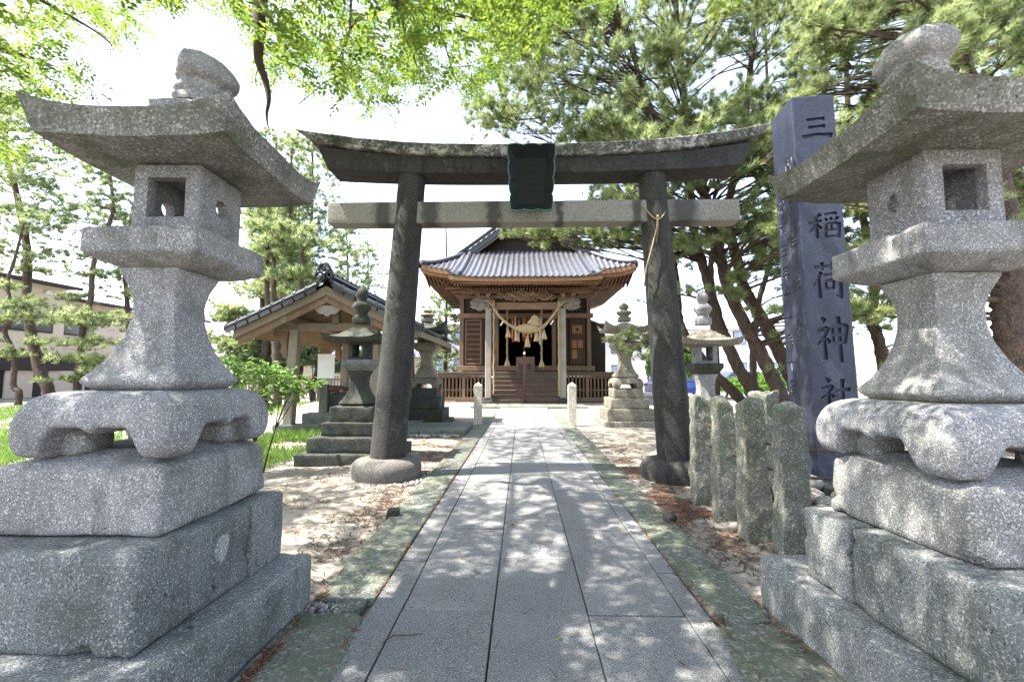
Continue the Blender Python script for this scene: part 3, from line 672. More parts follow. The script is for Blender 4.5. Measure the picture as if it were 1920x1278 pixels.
STK = {  # brush strokes on a unit square (x right, y up): points and widths
 '三': [([(.20, .84), (.50, .88), (.76, .88)], (.09, .06, .10)), ([(.24, .54), (.5, .57), (.76, .58)], (.09, .06, .10)), ([(.04, .16), (.5, .26), (.96, .20)], (.11, .07, .13))],
 '稲': [([(.42, .95), (.30, .86), (.16, .80)], (.09, .07, .02)), ([(.04, .62), (.26, .68), (.44, .72)], (.07, .05, .06)), ([(.27, .86), (.27, .45), (.27, .06)], (.08, .07, .08)), ([(.26, .62), (.16, .42), (.03, .28)], (.07, .05, .02)), ([(.30, .55), (.42, .42)], (.04, .07)),
        ([(.52, .93), (.72, .98), (.90, .97)], (.06, .05, .08)), ([(.54, .80), (.60, .70)], (.05, .07)), ([(.70, .83), (.73, .72)], (.05, .07)), ([(.92, .84), (.82, .70)], (.08, .04)), ([(.56, .58), (.54, .30), (.52, .06)], (.07, .07, .07)), ([(.56, .58), (.76, .62), (.94, .58), (.93, .30), (.90, .06)], (.05, .05, .10, .09, .10)), ([(.72, .60), (.72, .40)], (.05, .05)), ([(.58, .36), (.90, .38)], (.05, .05)), ([(.55, .12), (.90, .13)], (.05, .06))],
 '荷': [([(.10, .84), (.5, .87), (.90, .88)], (.06, .05, .08)), ([(.34, .98), (.36, .76)], (.08, .06)), ([(.66, .99), (.62, .77)], (.08, .06)), ([(.30, .72), (.20, .50), (.06, .36)], (.08, .06, .02)), ([(.22, .52), (.22, .25), (.22, .0)], (.07, .07, .09)), ([(.36, .62), (.66, .65), (.95, .65)], (.06, .05, .08)), ([(.84, .62), (.85, .30), (.84, .03), (.70, .08)], (.08, .08, .10, .03)), ([(.42, .48), (.43, .24)], (.06, .06)), ([(.42, .47), (.66, .49), (.64, .24)], (.05, .07, .06)), ([(.43, .26), (.64, .27)], (.05, .05))],
 '神': [([(.20, .97), (.32, .88)], (.05, .10)), ([(.06, .68), (.24, .73), (.38, .72), (.24, .52), (.04, .36)], (.06, .05, .09, .06, .02)), ([(.26, .55), (.26, .25), (.26, .02)], (.07, .07, .10)), ([(.32, .50), (.42, .40)], (.04, .08)), ([(.50, .78), (.51, .55), (.53, .36)], (.08, .07, .06)), ([(.50, .76), (.76, .80), (.93, .76), (.88, .55), (.84, .38)], (.05, .05, .10, .08, .07)), ([(.53, .58), (.86, .60)], (.05, .05)), ([(.54, .40), (.84, .41)], (.05, .05)), ([(.69, 1.0), (.70, .5), (.70, -.04)], (.10, .08, .09))],
 '社': [([(.20, .97), (.32, .87)], (.05, .10)), ([(.06, .66), (.24, .72), (.38, .71), (.24, .50), (.04, .34)], (.06, .05, .09, .06, .02)), ([(.26, .54), (.26, .25), (.26, .0)], (.07, .07, .10)), ([(.32, .48), (.42, .38)], (.04, .08)), ([(.48, .58), (.70, .62), (.90, .62)], (.07, .06, .10)), ([(.68, .95), (.68, .5), (.68, .14)], (.10, .08, .07)), ([(.40, .10), (.70, .15), (1.0, .10)], (.08, .06, .12))]}
def stroke_cutter(items, fr):
    """items: (points, widths) -> prism following the stroke, fr(u, v, depth) -> world"""
    objs = []
    for pts, wd in items:
        P = [Vector(p) for p in pts]; N = 5*(len(P)-1); L = []; Rr = []
        def ev(t):
            t = max(0, min(len(P)-1-1e-6, t)); i = int(t); f = t-i; return P[i].lerp(P[i+1], f), wd[i]+(wd[i+1]-wd[i])*f
        for k in range(N+1):
            p, w_ = ev((len(P)-1)*k/N); a, _ = ev((len(P)-1)*k/N-.35); b, _ = ev((len(P)-1)*k/N+.35); d = (b-a).normalized(); nn = Vector((-d.y, d.x))
            w_ = max(w_, .03)*1.5
            L.append(p+nn*w_/2); Rr.append(p-nn*w_/2)
        out = L+Rr[::-1]; mb = MB()
        mb.rings([[fr(p.x, p.y, -.02) for p in out], [fr(p.x+.0, p.y, .0) for p in out], [fr(p.x, p.y, .03) for p in out]])
        objs.append(mb.build('cut', M['slate']))
    return objs
def front_frame(u0, z0, w_, h_):
    def fr(u, v, d):
        z = z0+v*h_; t = z/ztop; s = sB+(sT-sB)*t; p = mcorner((u0+u*w_)/s, 0, t); nrm = Vector((math.sin(ang), -math.cos(ang), 0)); return p-nrm*d
    return fr
cutters = []
def vz(py): return aty(1545, py, 4.78).z
CH = [('三', 222, 268), ('稲', 402, 452), ('荷', 492, 560), ('神', 594, 676), ('社', 707, 766)]
for ch, yt, yb in CH:
    z1 = vz(yt); z0 = vz(yb); h_ = z1-z0
    if ch == '三': h_ *= 1.0
    cutters += stroke_cutter(STK[ch], front_frame(.075, z0, .34, h_))
# small inscription on the left face, from the bundled text font
def text_mesh(s):
    c = bpy.data.curves.new('t', 'FONT'); c.body = s; o = bpy.data.objects.new('t', c); COL.objects.link(o); bpy.context.view_layer.update()
    c.extrude = .15; c.resolution_u = 2; dg = bpy.context.evaluated_depsgraph_get(); bpy.context.view_layer.update(); me = bpy.data.meshes.new_from_object(o.evaluated_get(bpy.context.evaluated_depsgraph_get()))
    bpy.data.objects.remove(o)
    bm = bmesh.new(); bm.from_mesh(me); bmesh.ops.remove_doubles(bm, verts=bm.verts, dist=1e-5); bmesh.ops.recalc_face_normals(bm, faces=bm.faces); bm.to_mesh(me); bm.free(); return me
def side_glyph(ch, v0, z0, size):
    me = text_mesh(ch)
    for vt in me.vertices:
        a, b, d = vt.co; z = z0+b*size; t = z/ztop; s = sB+(sT-sB)*t; dd = dB*s/sB
        p = mcorner(0, (v0-a*size)/dd, t); nrm = Vector((-math.cos(ang), -math.sin(ang), 0)); vt.co = p-nrm*(-d*.13)*1.0
    return link('cut', me)
cols_t = [('御大典記念', .24, 3.72, .46), ('昭和三年十一月十日', .46, 3.30, .262)]
for s_, v0, ztp, stp in cols_t:
    for k, ch in enumerate(s_): cutters.append(side_glyph(ch, v0, ztp-k*stp, .17))
def bbox(me):
    P = np.empty(len(me.vertices)*3, dtype=np.float32); me.vertices.foreach_get('co', P); P = P.reshape(-1, 3); return P.min(0), P.max(0)
for c_ in cutters:
    nb = len(mono.data.vertices); l0, h0 = bbox(mono.data)
    md = mono.modifiers.new('x', 'BOOLEAN'); md.operation = 'DIFFERENCE'; md.object = c_; md.solver = 'MANIFOLD'
    bpy.context.view_layer.update(); me = bpy.data.meshes.new_from_object(mono.evaluated_get(bpy.context.evaluated_depsgraph_get()))
    mono.modifiers.clear(); ok = len(me.vertices) > nb*.9
    if ok: l1, h1 = bbox(me); ok = abs(l1-l0).max() < .01 and abs(h1-h0).max() < .01
    if ok: mono.data = me
    else: print('CUT FAILED', nb, len(me.vertices))
for c_ in cutters: bpy.data.objects.remove(c_)
stone('foot', M['stone_dark'], root, (3.45, 5.0, .12), (.95, .95, .34), r=.05, n=(8, 8, 3), amp=.02)
# ================================================================ rough stone posts with iron rails
def rough_post(label, x, y, w_, d_, h, seed, rz=0, lean=(0, 0)):
    def fn(v, hx):
        t = (v.z+hx[2])/(2*hx[2]); k = (1.04-.10*t)*(1+.10*noise.noise(Vector((t*4+seed, seed, 0))))+.14*(1-t)**3
        top = (noise.noise(Vector((v.x*6+seed, v.y*6, 0)))*.06-abs(v.x/hx[0])**3*.03) if t > .93 else 0
        return (v.x*k+lean[0]*t*h+.012*noise.noise(Vector((t*3, seed, 5))), v.y*k+lean[1]*t*h, v.z+top)
    o = stone('stone_post', M['post'], None, (0, 0, h/2-.06), (w_, d_, h+.12), r=.016, n=(14, 12, 60), amp=.013, fn=fn, fr=9, seed=seed, rz=rz)
    o.location = (x, y, 0)
    return tag(o, label, 'stone post', 'rough stone posts fencing the inscribed pillar')
M['post'] = granite('rough_mossy_post', (.20, .195, .165), (.10, .105, .085), dark=.07, moss=.6, mosscol=(.075, .10, .04), speck=80, mossth=.47, b=1.0, lich=(10, .60, (.30, .29, .24), .6))
rough_post('rough mossy stone post touching the right torii pillar, farthest of the front row', 2.00, 5.02, .22, .16, 1.16, 1)
rough_post('rough stone post with rounded top, second from the torii pillar', 2.02, 4.54, .18, .19, 1.15, 5.3)
rough_post('greenish squared stone post with iron rails set in its side, middle of the row', 2.00, 3.95, .20, .17, 1.17, 9.1)
rough_post('knobbly tan stone post flaring at its foot, nearest beside the great right lantern', 2.11, 3.60, .215, .15, 1.16, 13.7, lean=(.02, 0))
rough_post('stone post with slanted top standing behind the row, before the leaning pines', 2.66, 4.95, .20, .26, 1.22, 17.2, rz=.3)
def rail(a, b, label, sag=.01):
    mb = MB(); a = Vector(a); b = Vector(b); mb.tube([a.lerp(b, t)+Vector((noise.noise(Vector((t*4, a.z, 0)))*.012, 0, -sag*math.sin(math.pi*t)+.006*noise.noise(Vector((t*5, a.z*3, 2))))) for t in np.linspace(0, 1, 14)], .0115, 7)
    tag(mb.build('iron_rail', M['rust'], smooth=True), label, 'iron rail')
rail((2.03, 5.1, .84), (2.12, 3.6, .81), 'rusty iron rail running through the row of rough posts, upper one')
rail((2.03, 5.1, .64), (2.12, 3.6, .60), 'rusty iron rail running through the row of rough posts, lower one')
rail((2.12, 3.64, .80), (3.5, 3.66, .79), 'upper rusty rail turning behind the great right lantern, in front of the inscribed pillar')
rail((2.12, 3.64, .585), (3.5, 3.66, .58), 'lower rusty rail turning behind the great right lantern, above the cobbles')
ck = 0
for i in range(60):
    x = random.uniform(2.45, 3.6); y = random.uniform(3.75, 5.2); z = .06+.30*sm(3.4, 4.8, y)*random.uniform(.5, 1)
    r_ = random.uniform(.07, .13)
    if abs(x-3.45) < .45 and abs(y-5) < .45: continue
    mb = MB(); bm = bmesh.new(); bmesh.ops.create_icosphere(bm, subdivisions=2, radius=r_)
    for vt in bm.verts: vt.co = Vector((vt.co.x*1.2, vt.co.y, vt.co.z*.75))*(1+.2*noise.noise(vt.co*8+Vector((i, 0, 0))))
    me = bpy.data.meshes.new('c'); bm.to_mesh(me); bm.free(); me.polygons.foreach_set('use_smooth', [True]*len(me.polygons)); me.materials.append(M['stone_tan'] if i % 3 else M['post'])
    o = link('cobble', me); o.location = (x, y, z); o.rotation_euler.z = i
    tag(o, 'rounded mossy cobble heaped around the foot of the inscribed pillar', 'cobble', 'cobbles around the inscribed pillar')
M['barge'] = plain('grey_bargeboard', (.085, .085, .09), .7, var=.3, s=8)
# ================================================================ shrine hall
XC = .19
root = thing('shrine_hall', 'wooden shrine hall with grey tiled roof and projecting porch at the end of the approach', 'shrine hall', (XC, 24, 0))
def part(mb, name, m, r=None, **kw):
    r = r or root; o = mb.build(name, m, r, **kw); p = r; L = Vector((0, 0, 0))
    while p is not None: L += p.location; p = p.parent
    o.location = -L if not kw.get('rel') else (0, 0, 0)
    return o
def px_(x, Y): return aty(x, 640, Y).x
def sub(o, mb, name, m, **kw):
    c = mb.build(name, m, o, **kw); return c
ZF = 1.54; YW = 24.0
# veranda deck and lattice skirt
mb = MB()
for k in range(24):
    x0 = -4.15+XC+k*9.05/24-.37; mb.b2(x0+.004, x0+9.05/24-.004, 22.62, 24.1, ZF-.07, ZF)
mb.b2(-4.52+XC, 4.53+XC, 22.66, 22.74, ZF-.22, ZF-.072); part(mb, 'veranda', M['wood_step'], bevel=.006)
for s in (-1, 1):
    mb = MB(); xa = XC+s*1.85; xb = XC+s*4.5
    for k in range(15):
        x = xa+(xb-xa)*k/14; wd = .16 if k in (0, 7, 14) else .085
        mb.box((x, 22.80+(0 if wd > .1 else .02), (.22+ZF-.22)/2+.05), (wd, wd if wd > .1 else .05, ZF-.42+.05))
    for z in (.62, 1.26): mb.beam((xa, 22.87, z), (xb, 22.87, z), .05, .10)
    mb.beam((xa, 22.8, .14), (xb, 22.8, .14), .30, .20)
    part(mb, 'veranda_lattice', M['wood_old'], bevel=.005)
mb = MB().b2(XC-4.5, XC+4.5, 23.3, 23.4, .0, ZF-.3); part(mb, 'underfloor_shade_sheet', M['black'])  # near-black sheet standing in for the shade under the floor
# stairs
ns = 7
for k in range(ns):
    z1 = ZF*(k+1)/ns; y0 = 20.95+1.70*k/ns
    mb = MB(); mb.b2(XC-1.58, XC+1.66, y0+.03, 22.7, z1-ZF/ns, z1-.06, tone=.3); mb.b2(XC-1.60, XC+1.68, y0-.01, y0+.30, z1-.058, z1, tone=.9)
    part(mb, 'step', M['wood_step'], bevel=.006)
mb = MB()
for k in range(5): 
    z1 = ZF*(k+1)/ns; y0 = 20.95+1.70*k/ns; mb.b2(XC-1.45, XC+1.5, y0-.016, y0-.012, z1-.05, z1-.008)
part(mb, 'step_nosing', M['rail'])
# walls: posts, sills, boards
for x, wd in ((-3.42, .22), (-1.50, .20), (1.60, .20), (3.50, .22)): part(MB().box((XC+x-.04, YW, 3.95), (wd, .24, 4.7)), 'post', M['wood_old'], bevel=.008)
mb = MB(); mb.beam((XC-3.7, YW-.06, 4.60), (XC+3.7, YW-.06, 4.60), .20, .26); mb.beam((XC-3.65, YW-.05, 5.62), (XC+3.65, YW-.05, 5.62), .22, .16); mb.beam((XC-3.75, YW-.08, 1.74), (XC+3.75, YW-.08, 1.74), .26, .28)
mb.beam((XC-3.6, YW-.02, 6.35), (XC+3.6, YW-.02, 6.35), .2, .24)
part(mb, 'wall_beam', M['wood_x'], bevel=.01)
mb = MB()
for s in (-1, 1):
    n_ = 9
    for k in range(n_):
        a = s*1.55+s*(k/n_)*1.9; b = s*1.55+s*((k+1)/n_)*1.9; mb.b2(XC+min(a, b)+.004, XC+max(a, b)-.004, YW+.02, YW+.06, 4.7, 5.55)
        mb.b2(XC+min(a, b)+.004, XC+max(a, b)-.004, YW+.02, YW+.06, 1.86, 4.48)
for k in range(14): mb.b2(XC-1.5+k*3.1/14+.004, XC-1.5+(k+1)*3.1/14-.004, YW+.02, YW+.06, 4.7, 6.3)
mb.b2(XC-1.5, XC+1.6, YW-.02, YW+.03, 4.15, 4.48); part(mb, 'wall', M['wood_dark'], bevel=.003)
mb = MB(); mb.b2(XC-3.5, XC-3.44, YW, 34.5, 1.6, 6.5); mb.b2(XC+3.44, XC+3.5, YW, 34.5, 1.6, 6.5); mb.b2(XC-3.5, XC+3.5, 34.4, 34.5, 1.6, 6.5); mb.b2(XC-3.4, XC+3.4, YW+.1, 34.4, 1.55, 1.62)
mb.b2(XC-3.4, XC+3.4, YW+.1, 34.4, 4.9, 4.95); part(mb, 'side_wall', M['wood_dark'])
# latticed door on the left, second leaf, carved panel door on the right
def door(x0, x1, z0, z1, rows, cols_, back, m, name='door', yy=YW-.04):
    mb = MB(); e = .08
    mb.b2(x0, x0+e, yy-.03, yy+.02, z0, z1); mb.b2(x1-e, x1, yy-.03, yy+.02, z0, z1); mb.b2(x0+e, x1-e, yy-.028, yy+.018, z0, z0+e); mb.b2(x0+e, x1-e, yy-.028, yy+.018, z1-e, z1)
    for k in range(1, rows): z = z0+(z1-z0)*k/rows; mb.b2(x0+e, x1-e, yy-.02, yy+.012, z-.025, z+.025)
    for k in range(1, cols_): x = x0+(x1-x0)*k/cols_; mb.b2(x-.025, x+.025, yy-.016, yy+.01, z0+e, z1-e)
    d = part(mb, name, m, bevel=.004); b = MB().b2(x0+e, x1-e, yy+.012, yy+.02, z0+e, z1-e); sub(d, b, 'panel', back); return d
xl = px_(872, YW); d = door(px_(872, YW), px_(903, YW), 1.95, 4.42, 9, 1, M['wood_brown'], M['wood_x']); door(px_(904, YW), px_(928, YW), 1.95, 4.42, 4, 1, M['wood_dark'], M['wood_brown'], yy=YW-.09)
x0, x1 = px_(1068, YW), px_(1096, YW); d = door(x0, x1, 1.95, 4.42, 1, 1, M['wood_brown'], M['wood_brown'], yy=YW-.10)
mb = MB(); w3 = x1-x0
for a, b, c_, e in ((.17, .83, .68, .86), (.15, .47, .36, .53), (.54, .86, .36, .53), (.15, .47, .13, .32)): mb.b2(x0+a*w3, x0+b*w3, YW-.125, YW-.10, 1.95+c_*2.47, 1.95+e*2.47)  # orange insets put direct sun on this door into its colour
sub(d, mb, 'inset', M['wood_orange']); mb = MB(); mb.lathe([(.001, 0), (.075, 0), (.075, .02), (.001, .02)], 14); o = sub(d, mb, 'ring_pull', M['black']); o.location = ((x0+x1)/2, YW-.125, 1.95+.77*2.47); o.rotation_euler.x = R(90)
door(px_(1041, YW), px_(1066, YW), 1.95, 4.42, 4, 1, M['wood_dark'], M['wood_dark'], yy=YW-.06)
# porch columns
XL, XR, YK = px_(916, 21.0), px_(1055, 21.0), 21.0
for X in (XL, XR):
    mb = MB(); mb.box((X, YK, .30+4.25/2), (.29, .29, 4.25), tone=1); o = part(mb, 'porch_column', M['wood_grey'], bevel=.03, seg=1)
    b = MB(); b.box((X, YK, .05), (.62, .62, .14)); b.box((X, YK, .17), (.48, .48, .10), taper=.9); b.box((X, YK, .26), (.38, .38, .08)); part(b, 'column_base', M['stone_dark'], bevel=.015)
mb = MB(); mb.beam((XL+.15, YK, 4.68), (XR-.15, YK, 4.68), .22, .34, tone=1); part(mb, 'porch_beam', M['wood_x'], bevel=.02, seg=2)
# lion-head beam ends: worked lumps of carving
def carving(name, cx, cy, cz, sx, sy, sz, n_, m, seed, swirl=True, parent=None):
    rr = random.Random(seed); mb = MB()
    for k in range(n_):
        a = rr.uniform(-1, 1); b = rr.uniform(-1, 1)*math.sqrt(max(0, 1-a*a)*.9+.1); ph = rr.uniform(0, 6.28); r0 = rr.uniform(.08, .17)*(1 if swirl else 1)
        pts = []; rad = []; turns = rr.uniform(1.0, 1.9); dr = rr.choice((-1, 1))
        for t in np.linspace(0, 1, 9):
            r = r0*(1-t*.8); an = ph+dr*turns*2*math.pi*t*.8
            pts.append((cx+a*sx+r*math.cos(an)*1.3, cy+rr.uniform(-.01, .01)-sy*(1-abs(a)*.5)*rr.uniform(.6, 1), cz+b*sz+r*math.sin(an))); rad.append(.036*(1-.6*t))
        mb.tube(pts, rad, 5, tone=rr.random())
    return mb
mb = carving('d', XC+.06, 20.85, 5.16, 1.20, .22, .20, 80, None, 3)
pts = [(XC+.06+1.25*t, 20.74-.05*math.sin(t*9), 5.10+.13*math.sin(t*7.0)) for t in np.linspace(-1, 1, 40)]; mb.tube(pts, [.05+.035*math.cos(t*1.5) for t in np.linspace(-1, 1, 40)], 7, tone=.8)
part(mb, 'dragon_carving', M['wood_x'], smooth=True); mb = MB()
out = [(XC+.06+1.32*a, 4.90+.46*(1-abs(a)**2.2)+.035*math.sin(a*22)) for a in np.linspace(-1, 1, 40)]
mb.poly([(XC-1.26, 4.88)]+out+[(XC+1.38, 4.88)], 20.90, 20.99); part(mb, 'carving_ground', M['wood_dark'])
for s, X in ((-1, XL-.42), (1, XR+.42)):
    mb = carving('l', X, YK-.06, 4.76, .30, .12, .22, 46, None, 11+s)
    bm = bmesh.new(); bmesh.ops.create_icosphere(bm, subdivisions=3, radius=1)
    vs = [Vector((X+v.co.x*.34, YK+.02+v.co.y*.17, 4.74+v.co.z*.25))*1.0+Vector(noise.noise_vector(v.co*3))*.04 for v in bm.verts]; fs = [tuple(v.index for v in f.verts) for f in bm.faces]; bm.free(); mb.add(vs, fs, .6)
    mb.tube([(X+s*.12, YK-.12, 4.62), (X+s*.30, YK-.16, 4.58), (X+s*.46, YK-.14, 4.66)], [.06, .05, .015], 7); mb.tube([(X+s*.14, YK-.14, 4.82), (X+s*.34, YK-.17, 4.80), (X+s*.44, YK-.15, 4.88)], [.07, .05, .02], 7)
    part(mb, 'lion_head_carving', M['wood_grey'], smooth=True)
# bracket sets over the columns
for X in (XL, XR):
    mb = MB(); mb.box((X, YK, 4.97), (.34, .34, .16), taper=1.25); mb.beam((X-.62, YK, 5.12), (X+.62, YK, 5.12), .16, .15); mb.beam((X, YK-.55, 5.12), (X, YK+.6, 5.12), .16, .15)
    for dx in (-.52, 0, .52): mb.box((X+dx, YK, 5.25), (.22, .24, .12), taper=1.2)
    mb.beam((X, YK, 4.95), (X+(.0), YW-.1, 5.05), .16, .30); part(mb, 'bracket', M['wood_x'], bevel=.008)
# porch eave: purlin, rafters, fascia
def kz(Y, x=0): t = (Y-19.7)/4.9; return 5.80+2.5*(t*.86+.14*t*t)
mb = MB(); mb.beam((XC-3.1, YK, 5.38), (XC+3.1, YK, 5.38), .20, .18); part(mb, 'purlin', M['wood_x'], bevel=.01)
mb = MB()
for k in range(46):
    x = XC-3.25+6.5*k/45; mb.beam((x, 19.86, 5.50), (x, 22.6, 5.95), .065, .085); mb.beam((x, 20.3, 5.40), (x, 22.6, 5.80), .06, .08)
part(mb, 'rafters', M['wood_y'])
mb = MB(); mb.b2(XC-3.45, XC+3.45, 19.80, 22.7, 5.60, 5.64)
n0 = len(mb.v)
for i in range(n0-8, n0): 
    v_ = mb.v[i]; mb.v[i] = (v_[0], v_[1], v_[2]+(v_[1]-19.8)*.165)
part(mb, 'soffit', M['wood_y'])
mb = MB(); mb.rings([[(x, y, z+.12*abs((x-XC)/3.5)**5) for y, z in ((19.72, 5.62), (19.72, 5.78), (19.86, 5.80), (19.86, 5.60))] for x in np.linspace(XC-3.5, XC+3.5, 30)])
mb.rings([[(x, y, z+.10*abs((x-XC)/3.4)**5) for y, z in ((19.80, 5.52), (19.80, 5.615), (19.9, 5.615), (19.9, 5.52))] for x in np.linspace(XC-3.38, XC+3.38, 30)]); part(mb, 'fascia', M['wood_orange'])
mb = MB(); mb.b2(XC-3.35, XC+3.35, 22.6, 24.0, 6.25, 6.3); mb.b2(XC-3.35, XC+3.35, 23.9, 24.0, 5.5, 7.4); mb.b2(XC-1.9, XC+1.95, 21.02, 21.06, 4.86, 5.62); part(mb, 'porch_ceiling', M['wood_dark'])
# roofs -------------------------------------------------------------
def tiled(name, us, vs, fn, pitch, course, m=None, amp=.05, th=.085, parent=None):
    """us across the ribs (metres), vs down the slope (metres); fn(u,v)->(x,y,z,normal-up approx)"""
    V = []; T = []
    for v_ in vs:
        for u in us:
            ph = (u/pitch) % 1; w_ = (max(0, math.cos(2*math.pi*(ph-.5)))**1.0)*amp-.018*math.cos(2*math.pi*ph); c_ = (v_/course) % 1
            p = fn(u, v_); V.append((p[0], p[1], p[2]+w_+th*(1-c_)*.8)); T.append((.25+.75*min(1, w_/amp+.3))*(.75+.5*noise.random() if 0 else .70+.45*(.5+.5*noise.noise(Vector((int(u/pitch)*1.7, int(v_/course)*2.3, 1))))))  # tone varies per tile and paints shade into the grooves between ribs
    nu = len(us); Fs = [(j*nu+i, j*nu+i+1, (j+1)*nu+i+1, (j+1)*nu+i) for j in range(len(vs)-1) for i in range(nu-1)]
    o = npmesh(name, V, Fs, m or M['tile'], parent or root, True, tone=T); r = parent or root; o.location = -r.location; o.data.set_sharp_from_angle(angle=R(50)); return o
def courses(L, c): 
    out = []
    k = 0
    while k*c < L: out += [k*c+1e-4, min(L, (k+1)*c-1e-3)]; k += 1
    return out
# v measured from the upper end so that each course steps down onto the next
Lk = 4.9
def kfn(u, v_): Y = 24.6-v_*1.0; x = u-3.5; return (XC+x, Y, kz(Y)+.16*abs(x/3.5)**6*(1-(Y-19.7)/6))
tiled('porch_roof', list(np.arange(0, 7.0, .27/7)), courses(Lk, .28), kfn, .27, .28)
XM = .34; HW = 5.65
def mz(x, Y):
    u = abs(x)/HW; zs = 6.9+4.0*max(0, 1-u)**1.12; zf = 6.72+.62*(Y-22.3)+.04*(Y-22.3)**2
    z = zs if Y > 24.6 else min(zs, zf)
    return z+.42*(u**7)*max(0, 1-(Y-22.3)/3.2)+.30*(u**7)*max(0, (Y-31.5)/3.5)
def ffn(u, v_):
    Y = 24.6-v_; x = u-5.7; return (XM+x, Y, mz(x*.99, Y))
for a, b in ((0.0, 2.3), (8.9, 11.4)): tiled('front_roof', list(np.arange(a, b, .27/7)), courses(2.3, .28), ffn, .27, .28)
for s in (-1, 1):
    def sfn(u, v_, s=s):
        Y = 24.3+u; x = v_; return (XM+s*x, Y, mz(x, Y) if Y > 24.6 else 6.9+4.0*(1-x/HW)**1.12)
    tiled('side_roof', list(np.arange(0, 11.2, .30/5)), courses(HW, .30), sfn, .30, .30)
# verge ridges of the porch roof, main ridge, rake ridges
mb = MB()
for s in (-1, 1):
    mb.tube([(XC+s*3.05, Y, kz(Y)+.13) for Y in np.linspace(24.3, 19.95, 16)], .115, 8, tone=.5)
    mb.lathe([(.01, -.06), (.17, -.05), (.17, .05), (.01, .06)], 12, (XC+s*3.05, 19.9, kz(19.9)+.14))
    mb.tube([(XC+s*3.05, 19.85, kz(19.7)+.1), (XC+s*3.4, 19.75, kz(19.7)+.22), (XC+s*3.6, 19.72, kz(19.7)+.38)], [.1, .07, .03], 7)
    mb.tube([(XM+s*x, 24.15-.0, 6.9+4.0*(1-x/HW)**1.12+.16) for x in np.linspace(.1, 5.0, 24)], .13, 8, tone=.4)
    mb.tube([(XM+s*x, 24.6-(x-3.1)*.96, mz(x, 24.6-(x-3.1)*.96)+.13) for x in np.linspace(3.2, 5.5, 16)], .12, 8, tone=.4)
mb.beam((XM, 24.0, 11.15), (XM, 35.4, 11.15), .32, .55); mb.tube([(XM, 23.95, 11.5), (XM, 35.4, 11.5)], .14, 8)
part(mb, 'ridge', M['tile'], auto=50)
# round eave tiles
mb = MB()
def disc(mb, x, y, z, r): mb.rings([[(x+r*math.cos(a), y+d, z+r*math.sin(a)) for a in np.linspace(0, 2*math.pi, 9)[:-1]] for d in (-.02, .03)], tone=.6)
k = 0
while k*.27+.135 < 7.0:
    u = k*.27+.135; p = kfn(u, 4.9); disc(mb, p[0], 19.69, p[2]+.035, .05); k += 1
k = 0
while k*.27+.135 < 11.4:
    u = k*.27+.135; p = ffn(u, 2.3)
    if u < 2.2 or u > 9: disc(mb, p[0], 22.29, p[2]+.035, .05)
    k += 1
part(mb, 'eave_tiles', M['tile'])
# gable and bargeboards
rk = [(x, 6.9+4.0*(1-abs(x)/HW)**1.12) for x in np.linspace(-3.3, 3.3, 41)]
mb = MB(); mb.poly([(XM-3.3, 7.9)]+[(XM+x, z-.12) for x, z in rk]+[(XM+3.3, 7.9)], 24.9, 24.98); part(mb, 'gable', M['wood_dark'])
mb = MB()
for x in np.linspace(-2.6, 2.6, 27): zt = 6.9+4.0*(1-abs(x)/HW)**1.12-.5; mb.b2(XM+x-.03, XM+x+.03, 24.84, 24.90, 8.35, max(8.4, zt))
mb.b2(XM-2.9, XM+2.9, 24.75, 24.9, 8.25, 8.42); mb.b2(XM-1.6, XM+1.6, 24.72, 24.9, 9.15, 9.3); part(mb, 'gable_lattice', M['wood_dark'])
for s in (-1, 1):
    mb = MB(); sec = [[(XM+s*x, y, 6.9+4.0*(1-x/HW)**1.12-.06-d) for y, d in ((24.18, 0), (24.28, 0), (24.28, .34), (24.18, .34))] for x in np.linspace(.0, 4.3, 24)]; mb.rings(sec)
    mb.rings([[(XM+s*x, y, 6.9+4.0*(1-x/HW)**1.12-.40-d) for y, d in ((24.22, 0), (24.32, 0), (24.32, .16), (24.22, .16))] for x in np.linspace(.0, 4.2, 24)]); part(mb, 'bargeboard', M['barge'])
mb = MB(); mb.poly([(XM-.45, 10.5), (XM, 10.7), (XM+.45, 10.5), (XM+.3, 10.1), (XM, 9.85), (XM-.3, 10.1)], 24.12, 24.17); part(mb, 'gable_pendant', M['wood_grey'])
# main eaves: soffit with rafters
def uz(x, Y): u = abs(x)/HW; e = max(0, (22.3+1.2-Y)/1.2); return 6.50+.42*(u**7)*max(0, 1-(Y-22.3)/3.2)+.30*(u**7)*max(0, (Y-31.5)/3.5)
rf = MB(); sf = MB()
for s in (-1, 1):
    for Y in np.arange(22.45, 35.4, .19):
        ev = uz(5.6, Y); rf.beam((XM+s*5.52, Y, ev-.05), (XM+s*3.4, Y+.0, 6.42-.25+.0), .07, .10)
        rf.beam((XM+s*4.7, Y, ev-.14-.02), (XM+s*3.4, Y, 6.10), .07, .10)
    sf.rings([[(XM+s*x, Y, (uz(5.6, Y)*(x-3.4)+6.30*(5.6-x))/2.2+.0+d) for x, d in ((3.4, 0), (5.58, 0), (5.58, .05), (3.4, .05))] for Y in np.linspace(22.4, 35.4, 40)])
for x in np.arange(-5.4, 5.5, .19):
    if abs(x) < 3.0: continue
    rf.beam((XM+x, 22.42, uz(x, 22.4)-.05), (XM+x, 24.0, 6.35), .07, .10)
    rf.beam((XM+x, 22.9, uz(x, 22.9)-.17), (XM+x, 24.0, 6.2), .07, .10)
part(rf, 'rafters', M['wood_y']); part(sf, 'soffit', M['wood_orange'])  # orange soffit wood carries the light bounced up from the ground
mb = MB()
